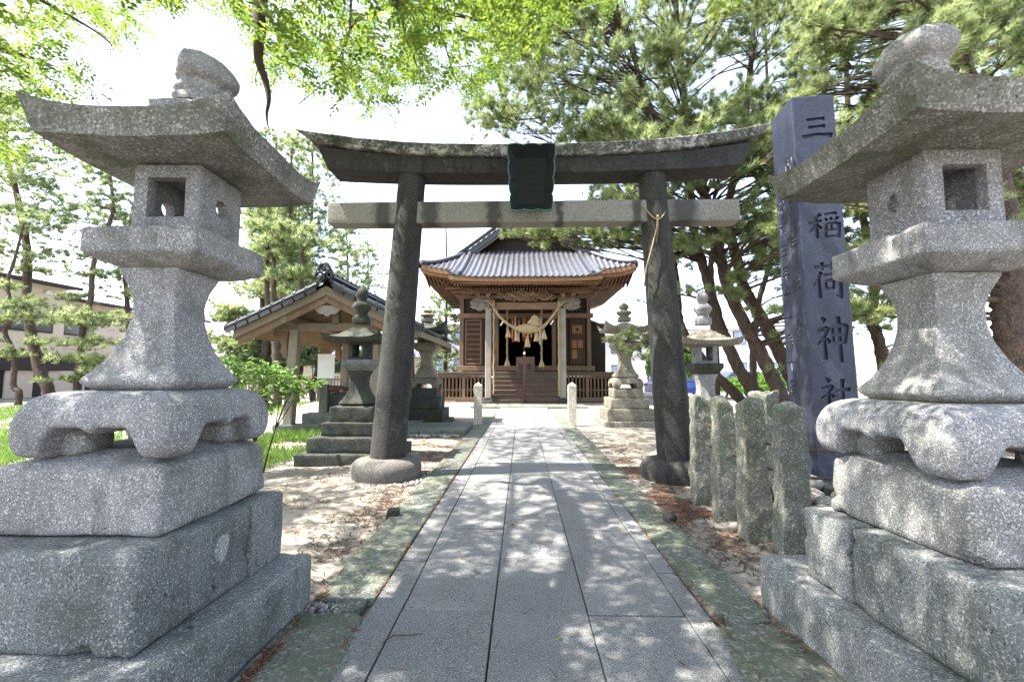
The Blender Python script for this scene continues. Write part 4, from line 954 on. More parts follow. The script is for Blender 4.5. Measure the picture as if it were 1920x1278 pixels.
for x0_, x1_ in ((-5.62, -2.9), (2.9, 5.62)):
    mb.rings([[(XM+x, y, uz(x, 22.3)+d) for y, d in ((22.3, 0), (22.3, .22), (22.44, .22), (22.44, 0))] for x in np.linspace(x0_, x1_, 20)])
    mb.rings([[(XM+x, y, uz(x, 22.3)+d) for y, d in ((22.36, -.16), (22.36, -.01), (22.5, -.01), (22.5, -.16))] for x in np.linspace(x0_*.985, x1_*.985, 20)])
for s in (-1, 1): mb.rings([[(XM+s*x, Y, uz(5.6, Y)+d) for x, d in ((5.62, 0), (5.62, .22), (5.50, .22), (5.50, 0))] for Y in np.linspace(22.3, 35.4, 30)])
part(mb, 'fascia', M['wood_orange'])
for s in (-1, 1):
    mb = MB()
    for k in range(3): mb.beam((XC+s*(3.45+.28*k), 24.0-.28*k, 5.72+.16*k), (XC+s*(3.45+.28*k), 26.5, 5.72+.16*k), .16, .13); mb.beam((XC+s*2.9, 23.92-.25*k, 5.74+.15*k), (XC+s*(3.8+.25*k), 23.92-.25*k, 5.74+.15*k), .15, .12)
    mb.beam((XC+s*3.4, 24.1, 5.95), (XC+s*5.2, 22.5, 6.75), .14, .2)
    part(mb, 'bracket', M['wood_y'], bevel=.01)
# annex on the right
mb = MB(); mb.b2(px_(1107, 25.5), px_(1133, 25.5), 25.2, 28, 1.5, zat(606, 25.2)); part(mb, 'annex_wall', M['wood_dark'])
mb = MB(); a = px_(1106, 25); b = px_(1138, 25); mb.add([(a, 25.0, zat(598, 25)), (b, 25.0, zat(611, 25)), (b, 28.2, zat(611, 25)), (a, 28.2, zat(598, 25)), (a, 25.0, zat(602, 25)), (b, 25.0, zat(615, 25)), (b, 28.2, zat(615, 25)), (a, 28.2, zat(602, 25))], [(0, 1, 2, 3), (4, 7, 6, 5), (0, 4, 5, 1), (1, 5, 6, 2), (2, 6, 7, 3), (3, 7, 4, 0)]); part(mb, 'annex_roof', M['tile'])
mb = MB(); mb.b2(px_(1106, 25), px_(1152, 25), 24.8, 25.0, 1.2, 1.56); part(mb, 'annex_deck', M['wood_old'])
# handrail in the middle of the stairs
X = px_(983, 21.4); mb = MB(); mb.tube([(X, 20.9, .1), (X, 20.9, zat(664, 20.9))], .045, 8); mb.tube([(X, 20.9, zat(668, 20.9)), (X, 22.6, zat(650, 22.6))], .04, 8); mb.tube([(X, 22.6, 1.5), (X, 22.6, zat(650, 22.6))], .04, 8)
tag(mb.build('handrail', M['rail'], smooth=True), 'reddish brown metal handrail standing in the middle of the hall stairs', 'handrail')
mb = MB(); mb.lathe([(.01, -.02), (.055, 0), (.055, .08), (.03, .12), (.005, .13)], 10, (X, 20.9, zat(664, 20.9))); o = mb.build('end_cap', M['white'], bpy.data.objects['handrail'], smooth=True)
# offertory box with brushed characters
bxr = thing('offertory_box', 'brown wooden offertory box with brushed characters inside the dark doorway', 'offertory box', (px_(985, 23.6), 23.75, ZF+.02))
hz = zat(669, 23.6)-ZF-.02; mb = MB(); mb.box((0, 0, hz/2), (1.0, .34, hz)); mb.build('body', M['wood_old'], bxr, bevel=.01)
mb = MB()
for k in range(9): mb.box((-.42+k*.105, 0, hz+.012), (.04, .30, .02))
mb.build('grille', M['wood_old'], bxr)
for i, ch in enumerate('奉納'):
    me = text_mesh(ch)
    for vt in me.vertices: a, b, d = vt.co; vt.co = Vector(((.5-i)*.42-.16+a*.30, -.172+d*.02, .10+b*.42))
    me.materials.append(M['ink']); link('lettering', me, bxr)
# sacred rope with its swollen middle
YR = 20.72
rp = thing('sacred_rope', 'twisted straw rope with swollen middle slung between the porch columns', 'sacred rope', (XC, YR, 3.6))
def rpx(x, y): p = aty(x, y, YR); return p
cp = [(927, 578), (934, 590), (945, 601), (960, 612), (972, 617), (983, 620), (1000, 620), (1010, 617), (1020, 611), (1030, 600), (1040, 587), (1046, 577)]
def smoothpts(P, n_):
    P = [Vector(p) for p in P]; out = []
    for k in range(n_+1):
        t = (len(P)-1)*k/n_; i = min(int(t), len(P)-2); f = t-i; p0 = P[max(0, i-1)]; p1 = P[i]; p2 = P[i+1]; p3 = P[min(len(P)-1, i+2)]
        out.append(.5*((2*p1)+(-p0+p2)*f+(2*p0-5*p1+4*p2-p3)*f*f+(-p0+3*p1-3*p2+p3)*f**3))
    return out
cl_ = smoothpts([rpx(*c) for c in cp], 70)
def twist(mb, C, r_of, strands=3, turns=12, rad=.55):
    for s in range(strands):
        pts = []; rr = []
        for i, p in enumerate(C):
            d = (C[min(i+1, len(C)-1)]-C[max(0, i-1)]).normalized(); e = d.cross(Vector((0, 1, 0))); e.normalize(); f = d.cross(e); r = r_of(i/(len(C)-1)); a = 2*math.pi*(turns*i/len(C)+s/strands)
            pts.append(p+(e*math.cos(a)+f*math.sin(a))*r*rad); rr.append(r*.62)
        mb.tube(pts, rr, 6, tone=.3+.3*s)
mb = MB(); twist(mb, cl_, lambda t: .055+.04*math.exp(-((t-.42)/.13)**2)+.03*math.exp(-((t-.66)/.1)**2), turns=9)
o = mb.build('rope', M['straw'], rp, smooth=True); o.location = -rp.location
mb = MB(); ct = rpx(988, 618); rs = []
for t in np.linspace(0, 1, 22):
    x = (t-.5)*1.05; r = .20*math.sin(math.pi*t)**.75+.03; rs.append([(ct.x+x, ct.y+r*.8*math.cos(a)*(1+.04*math.sin(a*9+x*14)), ct.z+.04+x*x*.25+r*math.sin(a)*(1+.04*math.sin(a*9+x*14))) for a in np.linspace(0, 2*math.pi, 25)[:-1]])
mb.rings(rs); o = mb.build('swollen_middle', M['straw'], rp, smooth=True); o.location = -rp.location
mb = MB(); c2 = rpx(1000, 603); mb.add([(c2.x-.32, c2.y-.10, c2.z-.08), (c2.x+.02, c2.y-.14, c2.z+.34), (c2.x+.26, c2.y-.12, c2.z+.22), (c2.x+.26, c2.y-.10, c2.z-.20), (c2.x-.32, c2.y+.05, c2.z-.12), (c2.x+.02, c2.y+.02, c2.z+.34), (c2.x+.26, c2.y+.02, c2.z+.22), (c2.x+.26, c2.y+.05, c2.z-.25)], [(0, 1, 2, 3), (4, 7, 6, 5), (0, 4, 5, 1), (1, 5, 6, 2), (2, 6, 7, 3), (3, 7, 4, 0)]); o = mb.build('straw_sheaf', M['straw'], rp, bevel=.04); o.location = -rp.location
def tassel(mb, p, L, w_, rope=.0):
    prof = [(w_*.25, 0), (w_*.4, -.03), (w_*.3, -.06), (w_*.55, -L*.35), (w_*.85, -L*.75), (w_*1.0, -L), (w_*.6, -L-.01), (.005, -L-.012)]; rs = []
    for r, z in prof: rs.append([(p.x+r*math.cos(a)*(1+.12*math.sin(a*7)), p.y+r*.8*math.sin(a)*(1+.12*math.sin(a*7)), p.z+z+(-.03*math.sin(a*5) if z < -L*.9 else 0)) for a in np.linspace(0, 2*math.pi, 21)[:-1]])
    mb.rings(rs)
    if rope: mb.tube([p, p+Vector((0, 0, rope))], .018, 6)
for x, y0, y1, rp_ in ((953, 617, 631, .12), (969, 623, 638, .1), (989, 629, 649, .22), (1006, 624, 638.5, .1), (1020, 619, 634.5, .12)):
    p = rpx(x, y0); q = rpx(x, y1); mb = MB(); tassel(mb, p, p.z-q.z, .14, rp_); o = mb.build('tassel', M['straw'], rp, auto=60); o.location = -rp.location
for x, y in ((942, 602), (1036, 600)):
    p = rpx(x, y); mb = MB(); mb.add([(p.x, p.y, p.z), (p.x+.06, p.y, p.z), (p.x+.02, p.y-.01, p.z-.10), (p.x-.05, p.y-.01, p.z-.10), (p.x+.0, p.y-.02, p.z-.10), (p.x-.06, p.y-.02, p.z-.22), (p.x-.12, p.y-.02, p.z-.20)], [(0, 1, 2, 3), (3, 4, 5, 6)]); o = mb.build('paper_streamer', M['white'], rp); o.location = -rp.location
mb = MB()
for s, X, e in ((-1, 927, 905), (1, 1046, 1068)):
    a = rpx(X, 578); b = rpx(e, 561); mb.tube([a, a.lerp(b, .5)+Vector((0, 0, .12)), b+Vector((0, .2, 0))], .04, 6); mb.tube([a, a.lerp(b, .3)+Vector((-s*.05, 0, .18)), b+Vector((-s*.3, .1, .05))], .03, 6)
o = mb.build('end_ties', M['straw'], rp, smooth=True); o.location = -rp.location
def bellrope(x, y1, Y, r, label, tass=True, ytop=578):
    a = aty(x, ytop, Y); b = aty(x, y1, Y); t = thing('bell_rope', label, 'rope', (a.x, Y, b.z)); C = [Vector((a.x+.01*math.sin(k*.7), Y, a.z+(b.z+(.3 if tass else 0)-a.z)*k/60)) for k in range(61)]
    mb = MB(); twist(mb, C, lambda t_: r, 2, int((a.z-b.z)/.22)); o = mb.build('rope', M['straw'], t, smooth=True); o.location = -t.location
    if tass: mb = MB(); tassel(mb, Vector((a.x, Y, b.z+.36)), .36, .15); o = mb.build('tassel', M['straw'], t, auto=60); o.location = -t.location
bellrope(951, 685, 21.9, .045, 'tasselled straw bell rope hanging in the doorway left of the swollen sacred rope')
bellrope(1015, 687, 21.9, .05, 'tasselled straw bell rope hanging in the doorway right of the swollen sacred rope')
bellrope(926, 738, 20.75, .045, 'long plain straw rope hanging beside the left porch column', False, 562)
bellrope(1047, 742, 20.75, .045, 'long plain straw rope hanging beside the right porch column, its end frayed', False, 562)
# cloth cords hung in the doorway
cords = [(961, 642, 'orange', .06), (967, 628, 'red', .055), (973, 641, 'pinkc', .05), (966, 634, 'white', .03), (981, 639, 'pinkc', .05), (990, 653, 'pinkc', .06), (984.5, 641, 'orange', .045), (996, 640, 'pinkc', .05), (1003, 637, 'pinkc', .06), (1008, 641, 'orange', .05), (1012, 645, 'white', .04)]
names_ = {'orange': 'orange', 'red': 'bright red', 'pinkc': 'faded pink', 'white': 'white'}
for i, (x, y1, c_, r) in enumerate(cords):
    a = aty(x, 597+(i % 3)*2, 23.3); b = aty(x, y1, 23.3); t = tag(thing('cloth_cord', 'x', 'cloth cord', (a.x, 23.3+.06*(i % 3), b.z)), '%s cloth cord hanging in the hall doorway, %s from the left' % (names_[c_], 'first second third fourth fifth sixth seventh eighth ninth tenth eleventh'.split()[sorted(q[0] for q in cords).index(x)]), group='cloth cords in the hall doorway')
    L = a.z-b.z; mb = MB(); mb.tube([(0, 0, .22), (0, 0, L+.1)], r*.85, 8)
    mb.build('cord', M[c_], t, smooth=True); mb = MB(); mb.lathe([(.012, .24), (.03, .2), (.035, 0), (.005, -.01)], 7); mb.build('tassel', M['red'] if c_ in ('orange', 'pinkc') and i % 2 == 0 else M['wood_brown'] if c_ != 'white' else M['white'], t, smooth=True)
# square posts before the hall
def bollard(x, Y, label):
    t = thing('marker_post', label, 'marker post', (px_(x, Y), Y, 0), 0, 'pale square posts at the end of the approach')
    h = zat(718, Y); mb = MB(); mb.box((0, 0, h/2-.03), (.22, .22, h-.06), tone=1); mb.build('post', M['pale_stone'], t, bevel=.008)
    mb = MB(); mb.add([(-.11, -.11, h-.06), (.11, -.11, h-.06), (.11, .11, h-.06), (-.11, .11, h-.06), (0, 0, h+.03)], [(0, 1, 4), (1, 2, 4), (2, 3, 4), (3, 0, 4), (3, 2, 1, 0)]); mb.build('cap', M['pale_stone'], t)
M['pale_stone'] = granite('pale_yellowish_granite', (.50, .45, .36), (.42, .38, .30), dark=.15, moss=.1, speck=60)
bollard(897, 12.3, 'pale square stone post with pyramid top left of the approach before the hall'); bollard(1071.5, 12.3, 'pale square stone post with pyramid top right of the approach before the hall')
# ================================================================ water pavilion
wp = thing('water_pavilion', 'open wooden water pavilion with dark tiled gable roof left of the approach', 'water pavilion', (-4.3, 11.5, 0))
def wpart(mb, name, m, **kw): o = mb.build(name, m, wp, **kw); o.location = -wp.location; return o
PX = {10.1: (-5.33, -3.31), 12.9: (-5.24, -3.22)}
mb = MB(); mb.b2(-5.75, -2.75, 9.75, 13.3, -.05, .13); wpart(mb, 'floor_slab', M['stone_tan'], bevel=.02)
mb = MB(); mb.b2(-5.62, -4.55, 9.92, 10.28, .132, .27); mb.b2(-3.6, -2.95, 9.92, 10.28, .132, .27); mb.b2(-5.5, -4.9, 12.7, 13.1, .132, .27); mb.b2(-3.5, -2.9, 12.7, 13.1, .132, .27); wpart(mb, 'post_footing', M['stone_green'], bevel=.015)
for Y, xx in PX.items():
    for X in xx:
        mb = MB(); lx = .04 if X < -4.3 else -.04; mb.rings([[(X-.105+lx*0, Y-.105, .265), (X+.105, Y-.105, .265), (X+.105, Y+.105, .265), (X-.105, Y+.105, .265)], [(X-.1+lx*2, Y-.1, 2.45), (X+.1+lx*2, Y-.1, 2.45), (X+.1+lx*2, Y+.1, 2.45), (X-.1+lx*2, Y+.1, 2.45)]], tone=.8); p = wpart(mb, 'post', M['wood_post'], bevel=.012)
        b = MB(); s = -1
        cv = [(0, 2.42), (-.34, 2.42), (-.36, 2.30), (-.28, 2.22), (-.18, 2.20), (-.15, 2.08), (-.17, 1.95), (-.10, 1.82), (0, 1.76)]
        b.poly([(X-.085+a, z) for a, z in cv], Y-.04, Y+.04); sub(p, b, 'bracket', M['wood_old'], bevel=.008)
mb = MB(); 
for Y in PX: mb.beam((-6.0, Y, 2.50), (-2.6, Y, 2.50), .14, .18)
for X in (-5.25, -3.35): mb.beam((X, 9.55, 2.62), (X, 14.0, 2.62), .14, .16)
mb.beam((-4.3, 9.55, 3.12), (-4.3, 14.1, 3.12), .14, .18); mb.box((-4.3, 10.1, 2.8), (.16, .14, .5)); mb.box((-4.3, 12.9, 2.8), (.16, .14, .5)); wpart(mb, 'roof_beam', M['wood_tan'], bevel=.01)
def wz(x): a = abs(x+4.3); return 3.40-.50*a+.012*a*a
mb = MB()
for Y in np.arange(9.72, 14.15, .135):
    for s in (-1, 1): mb.beam((-4.3, Y, wz(-4.3)-.17), (-4.3+s*1.96, Y, wz(-4.3+1.96)-.17), .05, .065)
wpart(mb, 'rafters', M['wood_rafter'])
mb = MB()
for s in (-1, 1):
    mb.rings([[(-4.3, Y, wz(-4.3)-.13), (-4.3+s*2.0, Y, wz(-2.3)-.13), (-4.3+s*2.0, Y, wz(-2.3)-.10), (-4.3, Y, wz(-4.3)-.10)] for Y in (9.62, 14.2)]); mb.rings([[(-4.3+s*1.98, Y, wz(-2.3)-.20), (-4.3+s*2.03, Y, wz(-2.3)-.20), (-4.3+s*2.03, Y, wz(-2.3)-.06), (-4.3+s*1.98, Y, wz(-2.3)-.06)] for Y in (9.60, 14.2)])
wpart(mb, 'roof_boards', M['wood_tan'])
for yy, dd, hh_, m_ in ((9.50, 0, .20, 'wood_tan'), (9.56, .19, .17, 'wood_old'), (14.15, 0, .3, 'wood_tan')):
    for s in (-1, 1):
        mb = MB(); mb.rings([[(-4.3+s*x, y, wz(-4.3+x)-.05-dd-e+(.03*math.sin(x*3) if 0 else 0)) for y, e in ((yy, 0), (yy+.07, 0), (yy+.07, hh_), (yy, hh_))] for x in np.linspace(0, 2.03-dd*.4, 8)]); wpart(mb, 'bargeboard', M['wx_slope'] if 'wx_slope' in M else M[m_], bevel=.006)
mb = MB(); pts = [(-4.3+.40*a, 2.90-.20*(1-abs(a)**1.5)*1-.02*math.cos(a*14)) for a in np.linspace(-1, 1, 25)]; mb.poly([(-4.72, 2.93)]+pts+[(-3.88, 2.93)], 9.60, 9.65); wpart(mb, 'gable_pendant', M['wood_grey'])
for s in (-1, 1):
    def wfn(u, v_, s=s): return (-4.3+s*v_*.985, 9.46+u, wz(-4.3+v_))
    o = tiled('roof_tiles', list(np.arange(0, 4.75, .22/6)), courses(2.1, .25), wfn, .22, .25, m=M['tile_black'] , amp=.04, th=.035, parent=wp)
for s in (-1, 1):
    mb = MB()
    for k in range(8):
        x0_, x1_ = .18+k*.25, .18+(k+1)*.25; z0, z1 = wz(-4.3+x0_)+.055, wz(-4.3+x1_)+.055
        mb.rings([[(-4.3+s*x, 9.47+.075*math.cos(a), z+r*math.sin(a)) for a in np.linspace(0, 2*math.pi, 9)[:-1]] for x, z, r in ((x0_, z0, .075), (x0_+.2, z0+(z1-z0)*.8, .07), (x0_+.201, z0+(z1-z0)*.8, .095), (x1_, z1, .095))])
        mb.box((-4.3+s*(x0_+x1_)/2, 9.43, (z0+z1)/2-.07), (.24, .03, .13), ry=s*math.atan(.47))
    mb.rings([[(-4.3+s*v_, 14.2, wz(-4.3+v_)+.03+.05*math.cos(a)) for a in (0, 1.5)]+[(-4.3+s*v_, 14.15, wz(-4.3+v_))] for v_ in (0.1, 2.1)])
    wpart(mb, 'verge_tiles', M['tile_black'], auto=50)
mb = MB(); mb.beam((-4.3, 9.45, 3.50), (-4.3, 14.2, 3.50), .20, .16)
for k in range(3): mb.tube([(-4.3+(k-1)*.09, 9.45, 3.56+(.05 if k == 1 else 0)), (-4.3+(k-1)*.09, 14.2, 3.56+(.05 if k == 1 else 0))], .05, 8)
mb.tube([(-4.3, 9.4, 3.66), (-4.3, 14.2, 3.66)], .06, 8)
for Y in np.arange(9.7, 14.1, .28): mb.tube([(-4.3, Y, 3.66), (-4.3, Y+.04, 3.66)], .075, 8)
wpart(mb, 'ridge', M['tile_black'], auto=50)
mb = MB()
def torus(mb, c, R_, r, n1=18): mb.tube([(c[0]+R_*math.cos(a), c[1], c[2]+R_*math.sin(a)) for a in np.linspace(0, 2*math.pi, n1+1)], r, 7)
torus(mb, (-4.3, 9.36, 3.70), .11, .035); torus(mb, (-4.3, 9.36, 3.70), .045, .02); torus(mb, (-4.42, 9.37, 3.56), .06, .03); torus(mb, (-4.18, 9.37, 3.56), .06, .03)
mb.tube([(-4.50, 9.38, 3.48), (-4.45, 9.38, 3.66), (-4.36, 9.38, 3.80), (-4.3, 9.38, 3.84), (-4.24, 9.38, 3.80), (-4.15, 9.38, 3.66), (-4.10, 9.38, 3.48)], .04, 7)
bm = bmesh.new(); bmesh.ops.create_icosphere(bm, subdivisions=2, radius=.10); mb.add([(v.co.x-4.3-.03, v.co.y+9.36, v.co.z+3.50) for v in bm.verts], [tuple(q.index for q in f.verts) for f in bm.faces]); bm.free()
wpart(mb, 'ridge_ornament', M['tile_black'], smooth=True)
# basin, its spout and what hangs about it
bs_ = thing('water_basin', 'dark brown stone water basin under the pavilion roof, full to a pale rim', 'water basin', (-4.35, 11.4, .13))
o = stone('basin', M['stone_dark'], bs_, (0, 0, .40), (1.5, .75, .80), r=.05, n=(14, 8, 8), amp=.03, fn=lambda v, hx: (v.x*(.86+.14*(v.z+.4)/.8), v.y*(.86+.14*(v.z+.4)/.8), v.z)); c_ = MB().b2(-.62, .62, -.26, .26, .55, 1.0).build('c', M['stone_dark']); boolean(o, [c_])
mb = MB().b2(-.62, .62, -.26, .26, .70, .72); mb.build('water', M['glass'], bs_)
mb = MB(); mb.tube([(-.2, -.34, .83), (.5, .30, .83)], .018, 6); mb.tube([(-.35, -.2, .83), (.6, -.2, .83)], .018, 6); mb.lathe([(.001, 0), (.05, 0), (.055, .07), (.05, .07), (.045, .01), (.001, .01)], 10, (-.2, -.3, .83)); tag(mb.build('ladle', M['wood_tan'], None, auto=40), 'bamboo ladles and resting sticks laid across the stone water basin', 'ladle').location = bs_.location
sp = thing('spout_stone', 'mossy stone post with a bronze water spout beside the basin', 'water spout', (-4.95, 11.05, .13)); stone('post', M['stone_green'], sp, (0, 0, .5), (.22, .2, 1.05), r=.02, n=(4, 4, 10), amp=.01)
mb = MB(); mb.tube([(.1, 0, .92), (.4, .1, .92), (.62, .2, .90)], [.09, .07, .03], 9); mb.tube([(.60, .2, .90), (.78, .25, .86)], .02, 7); mb.build('spout', M['rust'], sp, smooth=True)
nb_ = thing('notice_board', 'blank white notice sheet on the stone post in the water pavilion', 'notice board', (-4.85, 10.86, 1.33)); mb = MB().box((0, 0, .28), (.42, .02, .60)); mb.build('sheet', M['white'], nb_)
mb = MB().box((-.2, .03, .0), (.03, .03, 1.2)); mb.build('stake', M['wood_grey'], nb_)
hb = MB(); hb.box((0, 0, 0), (.24, .025, .42)); hb.box((0, .02, .26), (.02, .02, .16)); o = hb.build('hanging_board', M['wood_orange'], None, bevel=.004); p = aty(611, 648, 11.0); o.location = p; tag(o, 'small reddish wooden board hanging from the pavilion beam above the white notice', 'hanging board')
tr_ = thing('drain_trough', 'low pale stone drain trough on the pavilion floor before the basin', 'stone trough', (-4.72, 10.62, .13)); o = stone('trough', M['stone_green'], tr_, (0, 0, .17), (.95, .42, .36), r=.02, n=(10, 5, 4), amp=.006); c_ = MB().b2(-.40, .40, -.14, .14, .12, .6).build('c', M['stone_green']); boolean(o, [c_])
# ================================================================ garden fence, houses and cars
fr = thing('garden_fence', 'weathered grey picket fence behind the water pavilion', 'fence', (-15, 27, 0))
for x in np.arange(-25, -5.9, 2.1): mb = MB().box((x+15, .06, .72), (.13, .13, 1.5)); mb.build('post', M['wood_old'], fr, bevel=.01)
mb = MB()
for x in np.arange(-25, -6, .19): mb.box((x+15, 0, .70), (.10, .025, 1.25))
mb.build('pickets', M['wood_grey'], fr); mb = MB(); mb.box((-.5, .04, .35), (19, .05, .09)); mb.box((-.5, .04, 1.1), (19, .05, .09)); mb.build('rails', M['wood_old'], fr)
def facade_box(root, name, m, X, pxa, pya, pxb, pyb, d=.06, Xo=0):
    a = atx(pxa, pya, X); b = atx(pxb, pyb, X); mb = MB().b2(X-.05+Xo, X+d+Xo, a.y, b.y, b.z, a.z); o = mb.build(name, m, root); o.location = -root.location; return o
def house_left(X, y0, y1, zt, depth, label, wall):
    r = thing('house', label, 'house', (X-depth/2, (y0+y1)/2, 0))
    def hp(mb, n_, m_, **kw): o = mb.build(n_, m_, r, **kw); o.location = -r.location; return o
    hp(MB().b2(X-depth, X, y0, y1, 2.55, zt), 'wall', wall); mb = MB()
    for z in np.arange(2.9, zt-.2, .45): mb.b2(X, X+.012, y0+.02, y1-.02, z, z+.02)
    hp(mb, 'siding_joints', M['plaster_pink']); hp(MB().b2(X-depth+.1, X-.12, y0+.1, y1-.1, 0, 2.55), 'ground_floor', M['panel_dark'])
    hp(MB().b2(X-.1, X+.10, y0, y1, 1.65, 2.75), 'canopy_band', M['panel_dark'])
    for y in np.arange(y0+.8, y1, 2.4): hp(MB().b2(X-.12, X-.02, y, y+1.5, .0, 1.65), 'shutter', M['plaster_pink'])
    def rfn(u, v_): return (X+.7-(depth/2+.7)+v_, y0-.4+u, zt+.15+(depth/2+.7)*.42-v_*.42)
    V = []; us = list(np.arange(0, y1-y0+.8, .09)); vs = courses(depth/2+.7, .4)
    for v_ in vs:
        for u in us: p = rfn(u, v_); V.append((p[0], p[1], p[2]+.05*abs(math.cos(math.pi*u/.45))+.04*(1-(v_/.4) % 1)))
    nu = len(us); Fs = [(j*nu+i, j*nu+i+1, (j+1)*nu+i+1, (j+1)*nu+i) for j in range(len(vs)-1) for i in range(nu-1)]
    o = npmesh('roof', V, Fs, M['tile_light'], r, True, tone=[.8]*len(V)); o.location = -r.location
    mb = MB(); mb.b2(X+.55, X+.72, y0-.4, y1+.4, zt-.05, zt+.14); mb.b2(X-depth/2, X+.6, y0-.35, y1+.35, zt+.0, zt+.02); mb.b2(X+.0, X+.08, y0, y0+.08, 0.2, zt)
    hp(mb, 'gutter', M['panel_dark']); return r
M['tile_light'] = plain('light_grey_tile', (.33, .33, .35), .4, var=.3, s=2)  # roof tile of the houses, light grey in itself
yv = atx(124, 560, -30.5).y
h1 = house_left(-30.5, 17.5, yv, 7.1, 9, 'two storey cream house with dark ground floor behind the left pines', M['plaster'])
h2 = house_left(-31.2, yv+.1, 42, 6.5, 9, 'lower pinkish wing adjoining the cream house behind the left pines', M['plaster_pink'])
for hh2, X, a in ((h1, -30.5, (17, 572, 97, 625)), (h1, -30.5, (-60, 568, 8, 622)), (h2, -31.2, (116, 585, 174, 632))):
    f = facade_box(hh2, 'window', M['panel_dark'], X, *a); b = (a[0]+3, a[1]+3, a[2]-3, a[3]-3); g_ = facade_box(hh2, 'glass', M['glass'], X, *b, d=.075); p = facade_box(hh2, 'paper_blind', M['curtain'], X, b[0], b[1], b[2], b[1]+14, d=.09)
for x, y in ((36, 538), (89, 548)):
    a = atx(x, y, -30.5); mb = MB(); mb.rings([[(-30.5+d, a.y+.22*math.cos(t), a.z-.12+.24*math.sin(t)) for t in np.linspace(0, math.pi, 9)] for d in (-.02, .12)]); o = mb.build('vent_hood', M['housewhite'], h1); o.location = -h1.location
def plain_house(label, x0, x1, y0, y1, h, roofh, wall, roofm, wins, ridge='x'):
    r = thing('house', label, 'house', ((x0+x1)/2, y0, 0)); W_ = x1-x0; D_ = y1-y0
    MB().b2(-W_/2, W_/2, 0, D_, 0, h).build('wall', wall, r)
    mb = MB(); e = .6
    if ridge == 'x': mb.add([(-W_/2-e, -e, h), (W_/2+e, -e, h), (W_/2+e, D_+e, h), (-W_/2-e, D_+e, h), (-W_/2-e, D_/2, h+roofh), (W_/2+e, D_/2, h+roofh)], [(0, 1, 5, 4), (2, 3, 4, 5), (0, 4, 3), (1, 2, 5), (3, 2, 1, 0)])
    else: mb.add([(-W_/2-e, -e, h), (W_/2+e, -e, h), (W_/2+e, D_+e, h), (-W_/2-e, D_+e, h), (0, -e, h+roofh), (0, D_+e, h+roofh)], [(0, 4, 5, 3), (1, 2, 5, 4), (0, 1, 4), (2, 3, 5), (3, 2, 1, 0)])
    mb.build('roof', roofm, r)
    for wx, wz_, ww, wh in wins:
        f = MB().box((wx, -.03, wz_), (ww, .10, wh)).build('window', M['panel_dark'], r); MB().box((wx, -.06, wz_), (ww-.12, .08, wh-.12)).build('pane', M['glass_pale'], f)
        MB().box((wx, -.09, wz_), (.05, .06, wh-.12)).build('mullion', M['housewhite'], f)
    return r
m, n, bs = mat('curtained_glass', .15, .6); bs.inputs['Base Color'].default_value = (.25, .32, .42, 1); M['glass_pale'] = m
plain_house('white house with pale grey roof seen right of the hall annex', 7.2, 15, 41, 48, 5.0, 1.8, M['housewhite'], M['tile_light'], [(-2.2, 1.5, 1.2, 1.5), (1.2, 1.5, 1.4, 1.5), (-2, 3.9, 1.6, 1.1), (2, 3.9, 1.4, 1.1)])
plain_house('tall white building behind the leaning pines', 18, 31, 50, 60, 6.5, 1.5, M['housewhite'], M['tile_light'], [(-4, 2, 1.4, 1.5), (0, 2, 1.4, 1.5), (4, 2, 1.4, 1.5), (-4, 5.5, 1.4, 1.5), (0, 5.5, 1.4, 1.5), (4, 5.5, 1.4, 1.5)])
M['roof_red'] = plain('rust_red_roof', (.20, .09, .08), .6)
plain_house('pale house with rust red roof at the far right behind the thick pine', 36, 46, 38, 44, 3.2, 1.6, M['housewhite'], M['roof_red'], [(-3, 2, 1.3, 1.4), (1, 2, 1.3, 1.4)])
plain_house('low grey roofed house behind the garden fence, left of the pavilion post', -21, -13, 33, 40, 2.6, 2.2, M['plaster'], M['tile_light'], [(-2, 1.4, 1.5, 1.2), (2, 1.4, 1.5, 1.2)])
plain_house('brown gabled house behind the garden fence, beyond the pavilion', -12.5, -9, 36, 42, 2.8, 1.8, M['plaster_pink'], M['tile_light'], [(0, 1.4, 1.2, 1.2)], 'y')
plain_house('pale blue and white house behind the hall, left of it beyond the far lantern', -9.5, -4.8, 44, 50, 6.4, 1.6, M['housewhite'], M['tile_light'], [(-1.2, 2.4, 1.2, 1.3), (1, 2.4, 1.2, 1.3), (-1.2, 5, 1.2, 1.2), (1, 5, 1.2, 1.2)])
